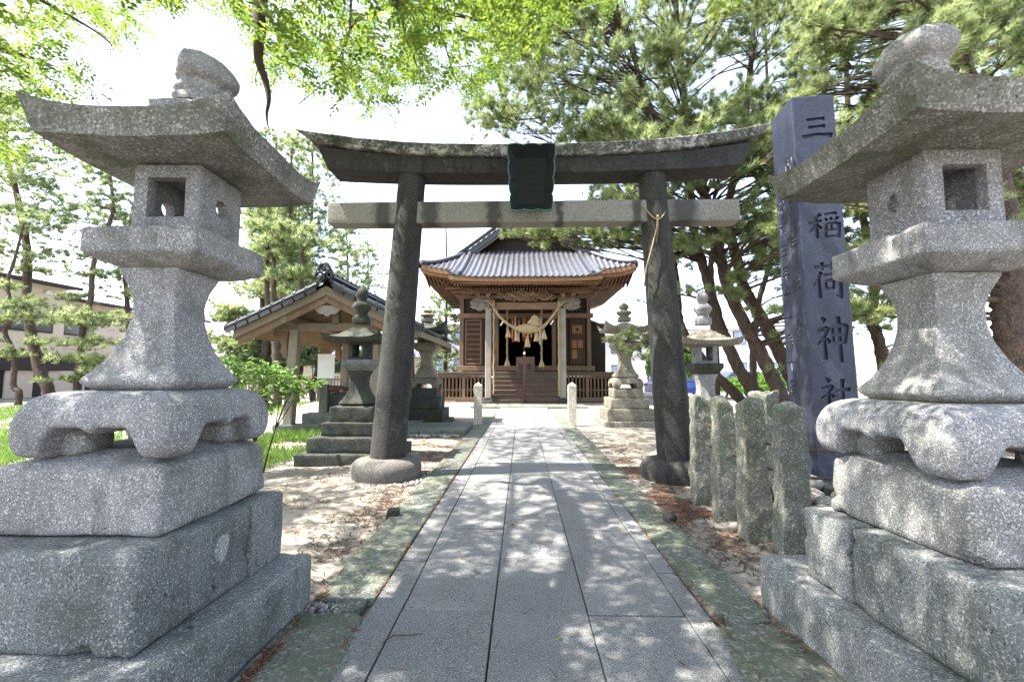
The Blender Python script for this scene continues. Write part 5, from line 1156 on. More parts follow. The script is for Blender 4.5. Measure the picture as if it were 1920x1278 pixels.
def car(label, x, y, m, rz, van=False):
    r = thing('parked_car', label, 'car', (x, y, .01), rz, 'cars parked beyond the pines'); L = 4.3; W_ = 1.7
    top = [(-2.1, .85), (-1.9, .95), (-1.55, 1.45), (-1.0, 1.58), (.5, 1.56), (1.05, 1.15), (1.9, .98), (2.12, .72)] if not van else [(-2.1, .9), (-2.05, 1.7), (-1.8, 1.85), (.9, 1.85), (1.5, 1.2), (2.0, 1.05), (2.12, .7)]
    side = top+[(2.15, .35), (1.8, .28), (1.62, .28), (1.55, .55), (1.3, .66), (1.05, .55), (.95, .28), (-.95, .28), (-1.05, .55), (-1.3, .66), (-1.55, .55), (-1.62, .28), (-2.1, .32)]
    mb = MB(); nS = len(side); rs = []
    for yy, k in ((-W_/2, .90), (-W_/2+.08, .97), (-W_/2+.22, 1.0), (W_/2-.22, 1.0), (W_/2-.08, .97), (W_/2, .90)):
        rs.append([(a*(.97+.03*k), yy*(1 if z < 1.0 else 1-.22*(z-1.0)), .28+(z-.28)*(k if z > .9 else 1)) for a, z in side])
    mb.rings(rs); mb.build('body', m, r, auto=45)
    for s in (-1, 1):
        g_ = MB(); zt = 1.66 if van else 1.45; g_.add([(-1.45, s*.86, 1.0), (.9, s*.86, 1.0), (.5, s*.80, zt), (-1.2, s*.80, zt)], [(0, 1, 2, 3)]); g_.build('side_window', M['glass'], r)
        for a in (-1.3, 1.3):
            wmb = MB(); wmb.rings([[(a+rr_*math.cos(t), s*yy, .31+rr_*math.sin(t)) for t in np.linspace(0, 2*math.pi, 17)[:-1]] for yy, rr_ in ((.70, .30), (.72, .31), (.86, .31), (.88, .29))]); wh_ = wmb.build('wheel', M['rubber'], r)
            q = MB(); q.rings([[(a+rr_*math.cos(t), s*yy, .31+rr_*math.sin(t)) for t in np.linspace(0, 2*math.pi, 13)[:-1]] for yy, rr_ in ((.87, .19), (.895, .17))]); q.build('rim', M['housewhite'], wh_)
        for a, c_ in ((2.10, 'housewhite'), (-2.10, 'redlamp')): MB().box((a, s*.62, .78), (.10, .32, .14)).build('headlight' if a > 0 else 'tail_light', M[c_], r)
    MB().add([(1.07, -.68, 1.14), (1.07, .68, 1.14), (.55, .60, 1.53), (.55, -.60, 1.53)], [(0, 1, 2, 3)]).build('windscreen', M['glass'], r)
car('dark blue car parked beyond the small lantern', 9.9, 27.5, M['car_blue'], R(5)); car('black car with red tail lights parked between the leaning pine trunks', 12.6, 26.3, M['car_black'], R(185)); car('pale lilac blue van parked behind the rightmost leaning pine', 16.2, 28.0, M['car_lilac'], R(182), True)
# ================================================================ foliage tools
def rotmats(ax, spin):
    """rotation matrices taking +Z to ax (n,3), spun about it"""
    ax = ax/np.linalg.norm(ax, axis=1, keepdims=True); h = np.where(np.abs(ax[:, 2:3]) < .9, [[0, 0, 1.]], [[1., 0, 0]])
    a = np.cross(h, ax); a /= np.linalg.norm(a, axis=1, keepdims=True); b = np.cross(ax, a); c, s = np.cos(spin)[:, None], np.sin(spin)[:, None]
    return np.stack([a*c+b*s, -a*s+b*c, ax], axis=2)
def scatter(temps, P, A, S, tones):
    """temps: list of (verts (k,3), faces (m,c)); one template per point"""
    P = np.asarray(P); A = np.asarray(A); S = np.asarray(S); n = len(P); Rm = rotmats(A, rng.uniform(0, 6.28, n)); which = rng.integers(0, len(temps), n); Vs = []; Fs = []; Ts = []; off = 0
    for w_, (tv, tf, tt) in enumerate(temps):
        ix = np.where(which == w_)[0]
        if not len(ix): continue
        V = np.einsum('nij,kj->nki', Rm[ix], tv)*S[ix][:, None, None]+P[ix][:, None, :]
        F_ = tf[None]+(np.arange(len(ix))*len(tv))[:, None, None]+off; Vs.append(V.reshape(-1, 3)); Fs.append(F_.reshape(-1, tf.shape[1]))
        Ts.append(np.clip(tones[ix][:, None]+tt[None], 0, 1).reshape(-1)); off += len(ix)*len(tv)
    return np.concatenate(Vs), np.concatenate(Fs), np.concatenate(Ts)
def needle_tuft(n_=28, L=.17, wd=.013, spread=1.15):
    V = []; Fs = []; T = []
    for k in range(n_):
        th = spread*rng.uniform(.1, 1)**.6; ph = rng.uniform(0, 6.28); d = np.array([math.sin(th)*math.cos(ph), math.sin(th)*math.sin(ph), math.cos(th)]); base = np.array([0, 0, rng.uniform(-.09, .02)])
        side = np.cross(d, rng.normal(size=3)); side /= np.linalg.norm(side); l = L*rng.uniform(.75, 1.1); i = len(V)
        V += [base-side*wd/2, base+side*wd/2, base+d*l]; Fs.append((i, i+1, i+2)); t = rng.uniform(-.2, .2); T += [t-.1, t-.1, t+.15]
    return np.array(V), np.array(Fs), np.array(T)
TUFTS = [needle_tuft() for _ in range(6)]
TUFTS_FAR = [needle_tuft(18, .24, .028, 1.3) for _ in range(5)]
DENS = .62
def pads_to_mesh(pads, temps, size, far=False):
    """each pad is a bundle of twigs carrying needle tufts along their outer half"""
    P = []; A = []; S = []; T = []; TW = []
    for (c, r, n_) in pads:
        n_ = max(4, int(n_*(2.6 if far else DENS))); r = np.array(r)*(1.35 if far else 1); m_ = max(2, n_//5); c = np.array(c); r = np.array(r)
        o = c+rng.normal(size=(m_, 3))*r*.35; u = rng.normal(size=(m_, 3)); u[:, 2] = np.abs(u[:, 2])*.6-.1; u /= np.linalg.norm(u, axis=1, keepdims=True)
        e = o+u*r*rng.uniform(.55, 1.15, (m_, 1))*np.array([1.1, 1.1, 1.5]); w_ = rng.integers(0, m_, n_); t = rng.uniform(.25, 1.0, n_)**.7; t[:m_] = 1; w_[:m_] = np.arange(m_)
        p = o[w_]+(e-o)[w_]*t[:, None]+rng.normal(0, .03, (n_, 3)); d = (e-o)[w_]; d = d/(np.linalg.norm(d, axis=1, keepdims=True)+1e-6)
        P.append(p); A.append(d*.9+np.array([0, 0, .55])+rng.normal(size=(n_, 3))*.35); S.append(size*rng.uniform(.7, 1.3, n_)); T.append(np.clip(rng.normal(.5, .2, n_)+rng.normal(0, .12), 0, 1)); TW.append((o, e))
    V, Fs, Tn = scatter(temps, np.concatenate(P), np.concatenate(A), np.concatenate(S), np.concatenate(T))
    o = np.concatenate([a for a, b in TW]); e = np.concatenate([b for a, b in TW]); w_ = .008*size; k = len(o); sd = np.tile([[0, 0, w_]], (k, 1)); s2 = np.tile([[w_, w_*.6, 0]], (k, 1))
    V2 = np.stack([o-sd, o+sd, e, o-s2, o+s2, e], 1).reshape(-1, 3); F2 = (np.arange(k)[:, None, None]*6+np.array([[[0, 1, 2], [3, 4, 5]]])).reshape(-1, 3)+len(V)
    return np.concatenate([V, V2]), np.concatenate([Fs, F2]), np.concatenate([Tn, np.full(len(V2), -1.)])
def lp(pts, Y):
    out = []
    for p in pts:
        y = p[2] if len(p) > 2 else Y; out.append(aty(p[0], p[1], y))
    return out
def pine(label, trunk, rad, pads, size=1.0, far=False, group='pine trees', dark=False, name='pine_tree', limb=True, mat_=None):
    """trunk: world points from the ground up"""
    T = smoothpts(trunk, 8*len(trunk)); n_ = len(T); base = Vector((T[0].x, T[0].y, 0)); root = thing(name, label, 'pine tree', base, 0, group)
    radii = [rad*(1.25-.25*min(1, i/4))*(1-.72*i/n_) for i in range(n_)]
    mb = MB(); mb.tube([p-base for p in T], radii, 12 if not far else 8, wob=.35)
    rr = random.Random(len(label)*7+int(abs(base.x)*100))
    for (c, r, k) in pads:
        if not limb: break
        c = Vector(c); best = min(range(n_), key=lambda i: (T[i]-c).length+max(0, T[i].z-c.z+.2)*2.0); a = T[best]; rad_ = min(radii[best]*.35, .02+.012*(c-a).length)
        mid = a.lerp(c, .5)+Vector((rr.uniform(-.15, .15), rr.uniform(-.15, .15), rr.uniform(-.05, .2)))*(c-a).length*.5
        C = smoothpts([a, mid, c], 8); mb.tube([p-base for p in C], [rad_*(1-.75*i/8) for i in range(9)], 6)
        for j in range(4):
            d = Vector((rr.uniform(-1, 1)*r[0], rr.uniform(-1, 1)*r[1], rr.uniform(-.4, .9)*r[2]))*.8; s_ = C[rr.randint(4, 8)]; mb.tube([s_-base, s_.lerp(c+d, .5)-base+Vector((0, 0, .04)), c+d-base], [rad_*.28+.004, rad_*.2+.003, .004], 4)
    mb.build('trunk', M['bark'], root, smooth=True)
    if pads:
        V, Fs, Tn = pads_to_mesh(pads, TUFTS_FAR if far else TUFTS, size, far); V = V-np.array(base)
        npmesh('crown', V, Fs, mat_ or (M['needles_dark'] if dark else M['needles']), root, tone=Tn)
    return root
def pad(px, py, Y, rx, ry, n_, dy=None):
    k = Y/F; c = aty(px, py, Y); return (tuple(c), (rx*k, (dy or rx*k), ry*k), n_)
G0 = lambda px, Y: Vector((aty(px, 700, Y).x, Y, -.15))
# ---- left pines
pine('tall thick pine with leaning trunk at the far left before the cream house', [G0(94, 22)]+lp([(90, 728), (74, 693), (60, 631), (53, 590), (50, 541), (52, 493), (47, 440), (35, 380), (21, 325), (10, 286), (14, 230), (30, 190)], 22), .26,
    [pad(*a) for a in ((40, 232, 22, 50, 16, 90), (105, 262, 22.5, 48, 14, 90), (60, 300, 21.5, 45, 14, 80), (150, 292, 22, 42, 13, 70), (15, 345, 22, 35, 14, 60), (70, 345, 22, 42, 18, 110), (110, 400, 22.5, 50, 16, 110), (30, 398, 21, 30, 10, 50), (50, 440, 22, 45, 13, 70), (95, 480, 22.5, 40, 12, 60), (25, 502, 21.5, 30, 9, 45), (60, 570, 21.5, 22, 9, 30), (60, 640, 21.5, 22, 8, 24), (190, 250, 23, 40, 14, 60), (0, 190, 22, 60, 20, 100), (100, 200, 23, 50, 15, 80), (165, 225, 22, 30, 12, 50))], far=True)
pine('thin twisting pine at the left edge, its trunk bent like a bow', [G0(38, 20)]+lp([(36, 735), (25, 722), (27, 666), (9, 621), (25, 589), (15, 546), (16, 520), (27, 488), (42, 430), (50, 400)], 20), .13,
    [pad(*a) for a in ((15, 470, 20, 35, 10, 50), (2, 600, 20, 25, 9, 30), (20, 660, 20, 26, 9, 34), (45, 575, 20, 30, 8, 40), (70, 420, 20.5, 40, 12, 60), (5, 540, 20, 22, 8, 26))], far=True)
pine('slender pine before the lower wing of the house, with flat tiers of needles', [G0(148, 21)]+lp([(145, 730), (148, 690), (153, 647), (157, 605), (170, 560), (173, 514), (180, 475), (195, 440), (211, 400), (211, 368), (205, 320), (200, 290)], 21), .17,
    [pad(*a) for a in ((190, 330, 21, 40, 12, 70), (215, 365, 21, 38, 11, 60), (175, 385, 21, 36, 9, 50), (225, 410, 21.5, 35, 11, 50), (160, 515, 21, 28, 6, 30), (150, 560, 21, 22, 6, 24), (120, 600, 20.5, 45, 12, 80), (185, 605, 21, 45, 12, 80), (180, 645, 20.5, 40, 10, 60), (160, 675, 20.5, 34, 9, 60), (200, 695, 20.5, 30, 8, 40), (122, 712, 20.5, 22, 5, 24), (170, 300, 21, 30, 10, 40))], far=True)
pine('pine trunk half hidden by the shaft of the great left lantern', [G0(250, 24)]+lp([(245, 660), (241, 610), (237, 546), (233, 500), (240, 440), (250, 380)], 24), .17,
    [pad(*a) for a in ((225, 520, 24, 28, 12, 45), (240, 555, 24, 30, 10, 40), (220, 480, 24, 30, 12, 40), (280, 500, 24, 30, 14, 40), (215, 440, 24, 30, 10, 30))], far=True)
# ---- pines behind the water pavilion
def tiered(label, px, Y, ytop, ybot, w0, w1, seed, rad=.2, lean=0, n_=11, dens=55, ybase=736, dark=False):
    r_ = random.Random(seed); pads = []
    for k in range(n_):
        t = k/(n_-1); y = ytop+(ybot-ytop)*t; w_ = w0+(w1-w0)*t
        for s in (-1, 1):
            if r_.random() < .12: continue
            pads.append(pad(px+lean*(1-t)+s*w_*r_.uniform(.25, .9), y+r_.uniform(-9, 9), Y+r_.uniform(-1.2, 1.2), w_*r_.uniform(.35, .6)+8, r_.uniform(8, 15), int(dens*r_.uniform(.5, 1.2)*(.4+w_/50))))
    tr = [G0(px, Y)]+lp([(px+r_.uniform(-3, 3), 736), (px+lean*.2+r_.uniform(-4, 4), 640), (px+lean*.5, 520), (px+lean*.8+r_.uniform(-4, 4), 420), (px+lean, max(ytop, 120)-6)], Y)
    tr = [p for i, p in enumerate(tr) if i == 0 or p.z > tr[i-1].z+.1 or i < 2]
    return pine(label, tr, rad, pads, far=True, dark=dark)
tiered('straight pine rising just right of the great left lantern platform', 494, 25, 300, 560, 22, 40, 1, .23, -6)
tiered('second straight pine of the clump behind the pavilion roof', 518, 27, 265, 540, 20, 42, 2, .20, 0)
tiered('third pine of the clump, tallest above the lantern eave', 541, 26, 285, 560, 20, 46, 3, .20, 6)
tiered('pine with spreading crown left of the torii tie beam', 556, 29, 275, 590, 34, 60, 4, .22, 30)
tiered('airy young pine standing alone between pavilion ridge and torii pillar', 655, 32, 425, 600, 10, 55, 5, .15, -5, dens=42)
tiered('loose pine behind the pavilion ridge against the sky', 690, 36, 470, 620, 10, 40, 6, .14, 0, 8, 36)
tiered('pine seen between the far left lantern and the hall wall', 838, 31, 560, 700, 20, 45, 7, .16, 0, 8, 50)
tiered('pine behind the left lantern shaft, beside the house wing', 300, 27, 480, 640, 20, 40, 12, .16, 0, 6, 40)
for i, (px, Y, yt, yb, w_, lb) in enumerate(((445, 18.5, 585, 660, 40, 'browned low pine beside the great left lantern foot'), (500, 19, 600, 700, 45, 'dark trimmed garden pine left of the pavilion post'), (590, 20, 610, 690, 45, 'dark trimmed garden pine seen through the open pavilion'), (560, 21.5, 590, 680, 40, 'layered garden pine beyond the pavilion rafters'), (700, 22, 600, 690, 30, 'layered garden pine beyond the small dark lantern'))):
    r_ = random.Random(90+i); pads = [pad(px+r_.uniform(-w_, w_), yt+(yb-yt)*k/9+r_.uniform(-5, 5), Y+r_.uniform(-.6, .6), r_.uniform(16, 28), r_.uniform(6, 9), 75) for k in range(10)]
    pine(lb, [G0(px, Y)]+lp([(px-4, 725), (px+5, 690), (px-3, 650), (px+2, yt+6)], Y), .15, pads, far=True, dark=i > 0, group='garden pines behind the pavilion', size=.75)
for i, (px, lean_, Y) in enumerate(((520, -8, 17.5), (492, 10, 18.2), (548, 22, 17.8))):
    pine(('reddish bare pine trunk left of the pavilion post', 'reddish leaning pine trunk just beside the lantern', 'reddish pine trunk leaning right under the pavilion eave')[i], [G0(px, Y)]+lp([(px, 735), (px+lean_*.4, 660), (px+lean_, 590), (px+lean_*.8, 520), (px+lean_, 440)], Y), .20, [pad(px+lean_+a, b, Y, 26, 9, 40) for a, b in ((-10, 430), (15, 460), (-20, 480), (25, 520))], far=True, group='reddish pine trunks left of the pavilion')
# ---- right hand pines
def inpoly(x, y, P):
    c = False; j = len(P)-1
    for i in range(len(P)):
        if (P[i][1] > y) != (P[j][1] > y) and x < (P[j][0]-P[i][0])*(y-P[i][1])/(P[j][1]-P[i][1])+P[i][0]: c = not c
        j = i
    return c
RT = {
 'a': ('reddish pine trunk leaning up-left, crossing beside the inscribed pillar', 11.5, .19, [(1476, 770), (1440, 690), (1408, 630), (1368, 548), (1349, 470), (1345, 436), (1325, 380), (1305, 330), (1290, 250), (1280, 150), (1270, 40), (1262, -80)]),
 'b': ('thick pine trunk leaning left, right of its reddish twin', 12.6, .21, [(1510, 770), (1469, 675), (1430, 600), (1395, 540), (1378, 470), (1366, 430), (1366, 380), (1385, 300), (1400, 200), (1410, 90), (1420, -60)]),
 'c': ('dark pine trunk leaning left behind the rough stone posts', 12.2, .20, [(1440, 790), (1422, 745), (1385, 690), (1350, 610), (1325, 520), (1302, 440), (1292, 350), (1240, 250), (1200, 150), (1180, 60)]),
 'd': ('low dark pine trunk leaning sharply left under the small lantern platform', 13.0, .17, [(1420, 790), (1385, 745), (1340, 700), (1300, 650), (1275, 600), (1268, 520), (1250, 450), (1200, 400), (1140, 330)]),
 'e': ('thin upright pine trunk between the leaning ones', 15.0, .13, [(1416, 760), (1412, 690), (1414, 640), (1424, 560), (1442, 500), (1455, 420), (1450, 300), (1440, 180), (1435, 60)]),
 'f': ('curved pine trunk seen between the inscribed pillar and the right lantern shaft', 12.0, .18, [(1668, 770), (1660, 700), (1648, 640), (1632, 590), (1640, 540), (1625, 440), (1600, 330), (1590, 200), (1585, 60)]),
 'g': ('massive pine trunk at the right edge beyond the great right lantern', 8.3, .36, [(1925, 820), (1912, 700), (1900, 620), (1893, 560), (1896, 480), (1880, 380), (1850, 250), (1800, 100), (1770, -40)]),
 'h': ('pine standing behind the inscribed pillar, its trunk showing left of it', 14.5, .15, [(1345, 780), (1340, 640), (1335, 560), (1345, 450), (1460, 300), (1500, 160), (1500, 40)]),
}
REG = [(905, 0), (930, 120), (890, 190), (900, 240), (960, 262), (1060, 262), (1090, 330), (1070, 400), (1010, 420), (960, 430), (975, 455), (1060, 465), (1160, 462), (1240, 460), (1240, 640), (1290, 640), (1290, 560), (1330, 520), (1350, 430), (1420, 480), (1450, 560), (1470, 640), (1640, 660), (1640, 560), (1680, 620), (1700, 560), (1700, 500), (1920, 520), (1960, 520), (1960, -60), (905, -60)]
r_ = random.Random(5); rpads = {k: [] for k in RT}; TT = {}
for k, (lb, Y, rad, pts) in RT.items(): TT[k] = [G0(pts[0][0], Y)]+lp(pts, Y)
cnt = 0; tries = 0
while cnt < 760 and tries < 12000:
    tries += 1
    x = r_.uniform(890, 1990); y = r_.uniform(-110, 660)
    if not inpoly(x, max(y, -59), REG): continue
    if y > 480 and r_.random() < .45: continue
    dn = noise.noise(Vector((x/130, y/110, 3)))
    if dn < -.22 and r_.random() < .8: continue
    Y = r_.uniform(9.0, 15.5); rx = r_.uniform(20, 50); ry = r_.uniform(10, 22)
    if x > 1500 and y < 560: Y = r_.uniform(7.2, 13)
    if Y < 10.2 and 880 < x < 1290 and y > 430: Y = 11.5
    p = pad(x, y, Y, rx, ry, int(rx*ry*.17), dy=r_.uniform(.4, .8)); c = Vector(p[0])
    key = min(TT, key=lambda q: min((t-c).length for t in TT[q][3:])); rpads[key].append(p); cnt += 1
for a in ((960, 436, 11.2, 36, 14, 60), (1010, 440, 11.2, 50, 14, 90), (1080, 438, 11.4, 55, 15, 110), (1150, 430, 11.6, 55, 18, 120), (1200, 445, 12, 45, 18, 90), (1120, 462, 11.6, 40, 10, 60), (985, 452, 11.2, 20, 7, 24)): rpads['c'].append(pad(*a, dy=.35))
for a in ((1150, 640, 11.2, 22, 9, 36), (1180, 628, 11.1, 28, 9, 50), (1215, 640, 11.2, 30, 16, 70), (1205, 668, 11.3, 22, 12, 40), (1260, 620, 11.5, 26, 25, 50)): rpads['d'].append(pad(*a, dy=.25))
for a in ((1345, 545, 11, 30, 10, 50), (1390, 520, 11, 34, 12, 60), (1440, 700, 11.3, 22, 8, 26), (1375, 560, 11, 24, 8, 30)): rpads['a'].append(pad(*a, dy=.3))
for a in ((915, 232, 12.4, 26, 10, 40), (960, 215, 12.4, 40, 12, 70), (1010, 200, 12.4, 45, 14, 80), (950, 250, 12.4, 30, 8, 36), (985, 150, 12.4, 30, 14, 50)): rpads['c'].append(pad(*a, dy=.35))
for a in ((1660, 590, 12, 28, 14, 40), (1700, 640, 14, 20, 14, 20), (1665, 690, 11.5, 20, 8, 26), (1640, 500, 12, 30, 16, 40)): rpads['f'].append(pad(*a, dy=.3))
for k, (lb, Y, rad, pts) in RT.items():
    pine(lb, TT[k], rad, rpads[k], size=.95, group='leaning pines on the right')
# low lime hedge and bush by the car park
def bush(label, c, r, n_, m, size, cat='bush', name='bush', temps=None):
    root = thing(name, label, cat, (c[0], c[1], 0)); u = rng.normal(size=(n_, 3)); u /= np.linalg.norm(u, axis=1, keepdims=True); u[:, 2] = np.abs(u[:, 2])
    P = np.array([0, 0, c[2]])+u*np.array(r)*(rng.uniform(.5, 1, n_)**.5)[:, None]; V, Fs, Tn = scatter(temps or LEAF1, P, u+rng.normal(size=(n_, 3))*.6, size*rng.uniform(.7, 1.3, n_), np.clip(rng.normal(.5, .25, n_), 0, 1)); npmesh('foliage', V, Fs, m, root, tone=Tn)
    mb = MB()
    for k in range(6): a = k*1.05; mb.tube([(0, 0, -.05), (r[0]*.3*math.cos(a), r[1]*.3*math.sin(a), c[2]*.5+.2), (r[0]*.6*math.cos(a), r[1]*.6*math.sin(a), c[2]+r[2]*.5)], [.04, .025, .01], 5)
    mb.build('stems', M['bark_smooth'], root, smooth=True); return root
def leaf(L, wd, fold=.25, droop=.1):
    return np.array([[0, 0, 0], [-wd/2, L*.30, fold*wd], [-wd*.42, L*.62, fold*wd*.8-droop*L*.3], [0, L, -droop*L], [wd*.42, L*.62, fold*wd*.8-droop*L*.3], [wd/2, L*.30, fold*wd]])
def leaf_quads(L, wd): v = leaf(L, wd); return np.array([v[0], v[1], v[2], v[3], v[4], v[5]]), np.array([(0, 1, 2, 3), (0, 3, 4, 5)])
def leaf_cluster(n_, R_, L, wd):
    V = []; Fs = []; T = []
    for k in range(n_):
        v, f = leaf_quads(L*rng.uniform(.7, 1.1), wd); m3 = rotmats(rng.normal(size=(1, 3))+[0, 0, 1.2], np.array([rng.uniform(0, 6.28)]))[0]; v = v @ m3.T+rng.normal(size=3)*R_; i = len(V); V += list(v); Fs += [tuple(a+i for a in q) for q in f]; t = rng.uniform(-.25, .25); T += [t]*6
    return np.array(V), np.array(Fs), np.array(T)
LEAF1 = [leaf_cluster(5, .05, .09, .04) for _ in range(4)]
bush('lime green hedge beyond the leaning pines', (13.6, 24.2, .55), (3.4, .7, .85), 2600, M['leaves_shrub'], 1.3)
bush('lime green bush behind the far right leaning pine', (16.8, 24.5, .6), (1.3, .8, 1.0), 1400, M['leaves_shrub'], 1.3)
bush('green bush beyond the right torii pillar', (7.3, 21.5, 1.4), (1.2, 1.2, 2.4), 2200, M['leaves_shrub'], 1.6)
# broadleaf tree far behind seen through the right pines
# ---- bright shrub beside the great left lantern
sh = thing('leafy_shrub', 'bright green broadleaf shrub beside the great left lantern, reaching towards the pavilion', 'shrub', (-3.55, 6.3, 0)); mb = MB(); P = []; A = []
for (x, y, Y) in ((425, 690, 6.2), (445, 700, 6.3), (460, 715, 6.1), (480, 700, 6.2), (505, 690, 6.4), (520, 705, 6.3), (440, 735, 6.2), (470, 740, 6.2), (500, 735, 6.1), (530, 722, 6.3), (555, 722, 6.4), (580, 718, 6.5), (430, 760, 6.2), (455, 765, 6.2), (490, 760, 6.2), (430, 677, 6.2), (545, 735, 6.3)):
    e = aty(x, y, Y)-sh.location; st_ = Vector((-.25, .0, .42)) if e.x < .1 else Vector((.02, .02, .62)); mb.tube([st_, st_.lerp(e, .5)+Vector((0, 0, .06)), e], [.009, .006, .003], 5)
    for k in range(60):
        q = e+Vector((rng.normal(0, .10), rng.normal(0, .11), rng.normal(0, .055))); P.append(q); A.append((rng.normal(0, .4), rng.normal(0, .4)-.2, 1))
mb.tube([(-.15, .05, -.03), (-.18, .02, .2), (-.25, 0, .42)], [.016, .013, .010], 6); mb.tube([(-.15, .05, -.03), (-.08, .04, .3), (.02, .02, .62)], [.014, .011, .009], 6)
mb.build('stems', M['bark_smooth'], sh, smooth=True)
ll = []
for k in range(5): v, f = leaf_quads(.11, .036); ll.append((v, f, np.full(6, rng.uniform(-.2, .2))))
V, Fs, Tn = scatter(ll, np.array(P), np.array(A), rng.uniform(.7, 1.25, len(P)), np.clip(rng.normal(.6, .2, len(P)), 0, 1)); npmesh('foliage', V, Fs, M['leaves_shrub'], sh, tone=Tn)
# ================================================================ broadleaf tree overhead
BND = [(-400, 420), (0, 340), (100, 300), (140, 190), (175, 92), (230, 98), (285, 60), (300, 4), (350, 25), (430, 60), (480, 112), (520, 175), (580, 188), (640, 212), (700, 238), (735, 228), (752, 190), (800, 186), (860, 208), (915, 203), (932, 160), (960, 128), (1000, 108), (1040, 60), (1100, 44), (1180, 28), (1215, -20), (1300, -60), (2400, -60)]
def bnd(x):
    for (a, fa), (b, fb) in zip(BND, BND[1:]):
        if a <= x <= b: return fa+(fb-fa)*(x-a)/(b-a)
    return -60
def spray(n_=15, L=.42, ll_=.078, lw=.032):
    V = []; Fs = []; T = []
    for k in range(n_):
        t = (k+1)/n_; s = 1 if k % 2 else -1; v, f = leaf_quads(ll_*rng.uniform(.75, 1.1)*(1-.3*(t > .9)), lw); a = s*rng.uniform(.6, 1.2)+(0 if k < n_-1 else -s*.8); c, sn = math.cos(a), math.sin(a); m3 = np.array([[c, -sn, 0], [sn, c, 0], [0, 0, 1]]); tl = rotmats(np.array([[rng.normal(0, .35), rng.normal(0, .35), 1]]), np.array([rng.uniform(-.2, .2)+math.pi/2*0]))[0]
        v = v @ m3.T; v = v+np.array([0, 0, 0]); v[:, 2] += v[:, 0]*rng.normal(0, .35)+v[:, 1]*rng.normal(0, .25); v = v+np.array([.03*math.sin(t*3), L*t, -.10*L*t*t]); i = len(V); V += list(v); Fs += [tuple(a_+i for a_ in q) for q in f]; u = rng.uniform(-.22, .22); T += [u]*6
    tw = [[-.003, 0, 0], [.003, 0, 0], [.002, L*.9, -.08*L], [-.002, L*.9, -.08*L]]; i = len(V); V += tw; Fs.append((i, i+1, i+2, i+3)); T += [-1.]*4
    return np.array(V), np.array(Fs), np.array(T)
SPR = [spray() for _ in range(8)]
bt = thing('broadleaf_tree', 'broadleaf tree with bright green leaves whose boughs hang over the approach from the upper left', 'tree', (-4.6, -2.2, 0))
Q = []; kind = []
lim = 0
while len(Q) < 8400 and lim < 200000:
    lim += 1
    p = Vector((rng.uniform(-10.5, 4.2), rng.uniform(-3.2, 10.5), rng.uniform(4.1, 9.5))); u, v_, D = pix(p); u = float(u[0]); v_ = float(v_[0]); D = float(D[0])
    front = p.y > .8
    if front and -60 < u < 1980 and v_ > -40:
        m_ = bnd(u)+10*noise.noise(Vector((u/25, v_/25, 0)))-14
        if v_ > m_-.06*F/D*2.2: continue
        if D < 3.6: continue
        if noise.noise(Vector((u/50, v_/40, p.y*.12))) < -.04: continue
        if u < 330 and noise.noise(Vector((u/40, v_/22, 7))) < -.05: continue
        Q.append(p); continue
    # overhead, outside the picture: clumpy cover
    if p.z > 7.2 or p.y < -.6+.8*(p.x > 0): continue
    g = p-SUN*(p.z/SUN.z)
    if noise.noise(Vector((g.x*.9, g.y*.9, 1.7)))+.5*noise.noise(Vector((g.x*2.2, g.y*2.2, 4))) < -.27+.22*sm(4.5, 9, g.y)-.22*(g.x > 1.1 and g.y < 5): continue
    if g.x > 5 or g.x < -7: continue
    Q.append(p)
Qa = np.array([tuple(q) for q in Q]); n_ = len(Q); th = rng.uniform(0, 6.28, n_)
Ax = np.stack([rng.normal(0, .35, n_), rng.normal(0, .35, n_), np.ones(n_)], 1)
V, Fs, Tn = scatter(SPR, Qa-np.array(bt.location), Ax, rng.uniform(.8, 1.2, n_), np.clip(rng.normal(.5, .2, n_), 0, 1))
npmesh('crown', V, Fs, M['leaves'], bt, tone=Tn); print('SPRAYS', n_)
mb = MB(); L0 = Vector(bt.location)
def limb(pts, r0, r1, n_=None):
    C = smoothpts(pts, 6*len(pts)); mb.tube([p-L0 for p in C], [r0+(r1-r0)*i/(len(C)-1) for i in range(len(C))], 8, wob=.15); return C
T0 = [Vector((-4.6, -2.2, -.2)), Vector((-4.55, -2.1, 1.5)), Vector((-4.7, -1.9, 3.2)), Vector((-4.5, -1.6, 5.0)), Vector((-4.4, -1.2, 7.0))]; limb(T0, .34, .16)
Cs = []
P5 = lambda x, y, Y: aty(x, y, Y)
Cs.append(limb([Vector((-4.7, -1.9, 3.2)), Vector((-4.0, .0, 5.2)), Vector((-3.2, 2.5, 6.2)), P5(470, -60, 5), P5(484, 20, 5), P5(488, 60, 5), P5(484, 108, 5.1), P5(497, 150, 5.2), P5(504, 185, 5.2), P5(500, 215, 5.2), P5(503, 240, 5.2)], .12, .006))
Cs.append(limb([P5(475, -20, 5), P5(500, 28, 4.9), P5(522, 56, 4.8)], .03, .014))
Cs.append(limb([P5(494, 100, 5.1), P5(483, 130, 5.1), P5(480, 160, 5.1), P5(500, 186, 5.1)], .008, .004))
Cs.append(limb([P5(497, 150, 5.2), P5(508, 172, 5.2), P5(520, 180, 5.2), P5(560, 195, 5.2)], .008, .003)); Cs.append(limb([P5(506, 172, 5.2), P5(502, 190, 5.2), P5(498, 212, 5.2)], .006, .002))
Cs.append(limb([Vector((-4.5, -1.6, 5.0)), Vector((-3.0, 1.0, 6.8)), P5(700, -70, 6), P5(738, -2, 6), P5(765, 18, 6), P5(800, 14, 6), P5(850, 26, 6), P5(900, 40, 6)], .13, .015))
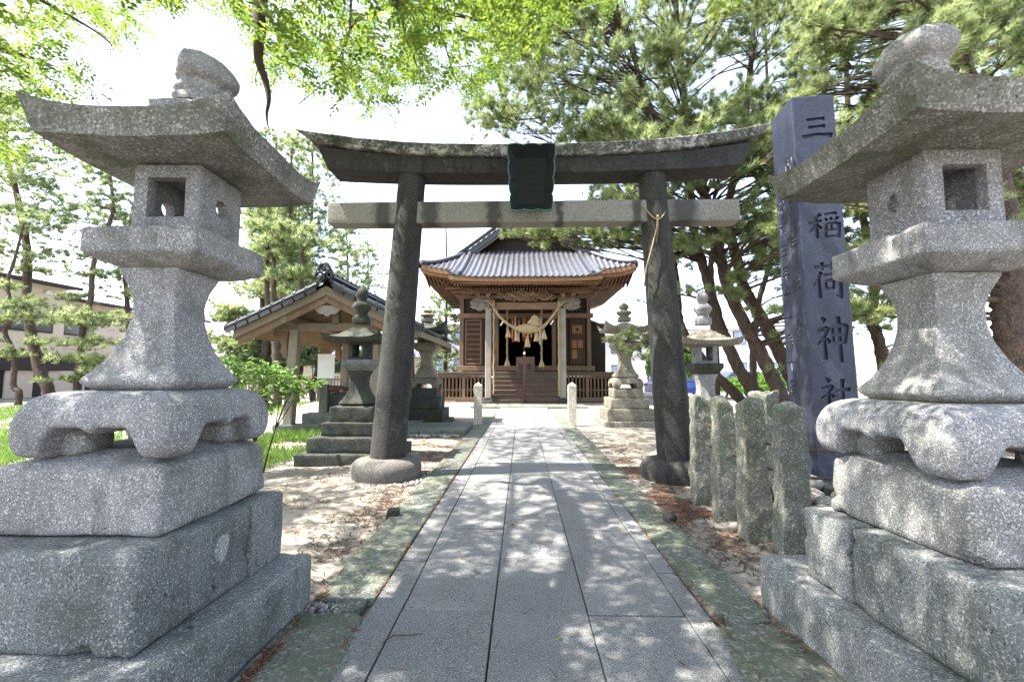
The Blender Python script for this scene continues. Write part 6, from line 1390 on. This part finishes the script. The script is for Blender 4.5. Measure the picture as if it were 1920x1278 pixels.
Cs.append(limb([P5(745, 5, 6), P5(700, 22, 5.9), P5(670, 35, 5.9), P5(645, 85, 5.8), P5(645, 140, 5.8), P5(660, 180, 5.8)], .03, .006)); Cs.append(limb([P5(658, -10, 5.6), P5(655, 60, 5.6), P5(640, 100, 5.6), P5(620, 130, 5.6)], .02, .005))
Cs.append(limb([P5(800, 14, 6), P5(825, 60, 6), P5(845, 120, 6), P5(860, 170, 6)], .018, .004)); Cs.append(limb([P5(752, 10, 6), P5(760, 70, 6), P5(780, 120, 6), P5(790, 160, 6)], .018, .004))
Cs.append(limb([Vector((-4.5, -1.6, 5.0)), Vector((-6, 1.5, 5.4)), P5(-80, 60, 5.5), P5(0, 92, 5.5), P5(60, 110, 5.6), P5(110, 135, 5.7)], .09, .006)); Cs.append(limb([P5(-40, -20, 5.5), P5(60, -5, 5.5), P5(130, 30, 5.6), P5(180, 60, 5.7), P5(210, 85, 5.7)], .04, .005))
Cs.append(limb([P5(900, -40, 7), P5(960, 10, 7), P5(1040, 6, 7), P5(1120, -20, 7)], .03, .01))
for a, b in ((Vector((-4.5, -1.6, 5)), Vector((-1, 0, 6.4))), (Vector((-4.4, -1.2, 6.5)), Vector((-5, 6, 8.4))), (Vector((-4.4, -1.2, 6.5)), Vector((-2, 7, 8.6))), (Vector((-4.4, -1.2, 6.5)), Vector((-7, 3, 7))), (Vector((-1, 0, 6.4)), Vector((2.5, 2, 6.8)))): Cs.append(limb([a, a.lerp(b, .5)+Vector((0, 0, .4)), b], .09, .02))
AP = np.array([tuple(p) for C in Cs for p in C]); tw = mb; sel = [i for i in range(n_) if (rng.random() < .05 or (Q[i].y > 1 and float(pix(Q[i])[1][0]) > -30 and rng.random() < .3))]
for i in sel:
    d = np.linalg.norm(AP-Qa[i], axis=1); j = int(d.argmin())
    if d[j] > 1.1: continue
    a = Vector(AP[j]); b = Q[i]; m_ = a.lerp(b, .5)+Vector((0, 0, .10*d[j])); tw.tube([a-L0, m_-L0, b-L0], [.007, .005, .003], 3, cap=False)
mb.build('trunk', M['bark_smooth'], bt, smooth=True)
# ================================================================ ground cover
def blades(name, label, area, n_, h, m, wd=.006, cat=None):
    x = rng.uniform(area[0], area[1], n_*4); y = rng.uniform(area[2], area[3], n_*4); k = np.array([noise.noise(Vector((a*1.1, b*1.1, 2))) for a, b in zip(x, y)]); ok = k > -.12; x, y = x[ok][:n_], y[ok][:n_]; n = len(x)
    a = rng.uniform(0, 6.28, n); l = h*rng.uniform(.4, 1.2, n); ln = rng.uniform(.1, .7, n)*l; dx, dy = np.cos(a), np.sin(a); z = np.array([gz(p, q) for p, q in zip(x, y)]); s = rng.uniform(0, 6.28, n); sx, sy = np.cos(s)*wd, np.sin(s)*wd
    V = np.stack([np.stack([x-sx, y-sy, z-.01], 1), np.stack([x+sx, y+sy, z-.01], 1), np.stack([x+sx*.6+dx*ln*.4, y+sy*.6+dy*ln*.4, z+l*.6], 1), np.stack([x+dx*ln, y+dy*ln, z+l], 1)], 1).reshape(-1, 3)
    Fs = np.arange(n)[:, None]*4+np.array([[0, 1, 2, 3]]); o = npmesh(name, V, Fs, m, tone=np.repeat(rng.uniform(.2, .9, n), 4)); return tag(o, label, cat, kind='stuff')
blades('grass', 'short bright grass on the left behind the great lantern', (-14, -3.75, 5.2, 9.4), 26000, .13, M['grass'])
blades('dry_grass', 'thin yellowed grass further back on the left', (-22, -7.2, 9.4, 20), 26000, .13, M['grass_dry'] if 'grass_dry' in M else M['grass'], wd=.012)
blades('weeds', 'sparse weeds at the foot of the pavilion slab', (-6.3, -4.2, 9.1, 10.2), 1600, .20, M['grass'])
def litter(n_, name, label, m, L, wd, centers, spread, z0=.004):
    P = []
    for k in range(n_):
        c = centers[rng.integers(len(centers))]; t = rng.uniform(0, 1); x = c[0]+(c[2]-c[0])*t+rng.normal(0, c[4]); y = c[1]+(c[3]-c[1])*t+rng.normal(0, c[4]*1.0); P.append((x, y))
    P = np.array(P); kk = np.array([noise.noise(Vector((a*2.2, b*2.2, 9))) for a, b in P]); P = P[(kk > -.05) | (rng.random(len(P)) < .2)]; n = len(P)
    z = np.array([max(gz(a, b), .036 if -1.28 < a < 1.42 and -1.5 < b < 16 else -1) for a, b in P])+z0+rng.uniform(0, .006, n); a = rng.uniform(0, 6.28, n); l = L*rng.uniform(.5, 1.2, n)/2; dx, dy = np.cos(a)*l, np.sin(a)*l; px, py = -np.sin(a)*wd/2, np.cos(a)*wd/2; tl = rng.normal(0, .006, n)
    V = np.stack([np.stack([P[:, 0]-dx-px, P[:, 1]-dy-py, z-tl], 1), np.stack([P[:, 0]+dx-px, P[:, 1]+dy-py, z+tl], 1), np.stack([P[:, 0]+dx+px, P[:, 1]+dy+py, z+tl], 1), np.stack([P[:, 0]-dx+px, P[:, 1]-dy+py, z-tl], 1)], 1).reshape(-1, 3)
    Fs = np.arange(n)[:, None]*4+np.array([[0, 1, 2, 3]]); o = npmesh(name, V, Fs, m, tone=np.repeat(rng.uniform(0, 1, n), 4)); return tag(o, label, kind='stuff')
m, n, bs = mat('fallen_needle_brown', .8); n.links.new(ramp(n, attr(n), [(0, (.05, .022, .013)), (.6, (.13, .055, .03)), (1, (.22, .12, .075))]), bs.inputs['Base Color']); M['litter'] = m
litter(12000, 'needle_litter', 'reddish brown fallen pine needles drifted along the kerbs', M['litter'], .09, .006, [(-1.45, 3.2, -1.45, 9.5, .13), (-1.45, 5.0, -1.5, 9.5, .3), (1.58, 3.8, 1.62, 7.5, .14), (1.7, 3.5, 1.8, 9, .22), (1.9, 8, 2.4, 11, .5), (-2.6, 4.2, -2.2, 7, .5), (-2.4, 7.5, -1.6, 10, .4), (-2.7, 12.5, -1.6, 13.6, .4), (1.75, 3.9, 1.8, 5.5, .2)], 0)
litter(1300, 'needle_litter', 'thin line of brown needles caught in the joints beside the kerbs and plinths', M['litter'], .07, .005, [(-.895, 1.6, -.895, 9, .012), (1.072, 2.0, 1.072, 9, .012), (-1.24, 1.9, -1.24, 2.9, .02), (1.44, 2.0, 1.44, 3.0, .02)], 0, .002)
litter(500, 'needle_litter', 'a few scattered needles on the paving', M['litter'], .10, .003, [(-.6, 1.8, .9, 8, .4)], 0, .002)
# twig litter on the sand
litter(5000, 'twig_litter', 'small grey brown twigs and crumbs scattered on the sand', M['bark_smooth'], .07, .008, [(-2.3, 3.5, -2.2, 9, .55), (-1.6, 3, -1.6, 9, .15), (2.0, 3, 2.6, 10, .5), (1.7, 3, 1.7, 9, .12)], 0)
def pebbles(name, label, n_, f, m, r0, r1):
    bm = bmesh.new(); bmesh.ops.create_icosphere(bm, subdivisions=1, radius=1); tv = np.array([v.co for v in bm.verts]); tf = np.array([[q.index for q in f_.verts] for f_ in bm.faces]); bm.free(); P = np.array([f() for _ in range(n_)]); A = rng.normal(size=(n_, 3)); V, Fs, T = scatter([(tv*[1, .8, .6]+rng.normal(0, .06, tv.shape), tf, np.zeros(len(tv))) for _ in range(4)], P, A, rng.uniform(r0, r1, n_), rng.uniform(0, 1, n_)); return tag(npmesh(name, V, Fs, m, tone=T, smooth=True), label, kind='stuff')
m, n, bs = mat('mixed_pebble', .8); n.links.new(ramp(n, attr(n), [(0, (.12, .12, .13)), (.5, (.20, .195, .18)), (1, (.38, .37, .34))]), bs.inputs['Base Color']); M['pebble'] = m
pebbles('pebbles', 'row of pale pebbles along the edge of the forecourt paving', 130, lambda: (rng.uniform(-2.9, -1.4), 10.12-abs(rng.normal(0, .09)), .02), M['pebble'], .025, .06)
pebbles('gravel', 'grey gravel crumbs in the broken corner of the left kerb', 90, lambda: (rng.uniform(-1.28, -1.02), rng.uniform(2.60, 2.76), .015), M['pebble'], .010, .026)
pebbles('gravel', 'pale rubble round the foot of the left torii pillar', 160, lambda: (lambda a, r: (-1.86+r*math.cos(a), 6.15+r*math.sin(a), .0))(rng.uniform(-2.2, .6), rng.uniform(.50, .66)), M['pebble'], .012, .04)
for lb, x, y in (('dark broken stone stub standing by the left kerb', 738, 972), ('dark broken stone stub standing by the right kerb', 1256, 982)):
    p = atz(x, y); o = stone('stone_stub', M['stone_dark'], None, (0, 0, .03), (.11, .10, .14), r=.02, n=(5, 5, 5), amp=.02, fr=8, seed=x); o.location = p; tag(o, lb, 'stone')
# single fallen leaves on the paving
def fallen(name, lb, x, y, m, L, wd, rz):
    p = atz(x, y, .042); v, f = leaf_quads(L, wd); o = npmesh(name, v, f, m, tone=np.full(6, .6)); o.location = p; o.rotation_euler.z = rz; o.modifiers.new('s', 'SOLIDIFY').thickness = .001; return tag(o, lb, 'leaf')
fallen('fallen_leaf', 'curled purple brown dead leaf in the middle of the paving', 964, 984, plain('dead_leaf', (.10, .035, .04)), .05, .035, 1)
fallen('fallen_leaf', 'small green fallen leaf on the nearest centre slab', 1044, 1198, M['leaves_shrub'], .035, .016, -1.2)
mb = MB(); mb.tube([atz(718, 1204, .045), atz(738, 1190, .05), atz(765, 1190, .045), atz(792, 1187, .045)], [.003, .0035, .003, .002], 5); tag(mb.build('twig', M['bark_smooth']), 'thin dark twig lying on the paving at the lower left', 'twig')
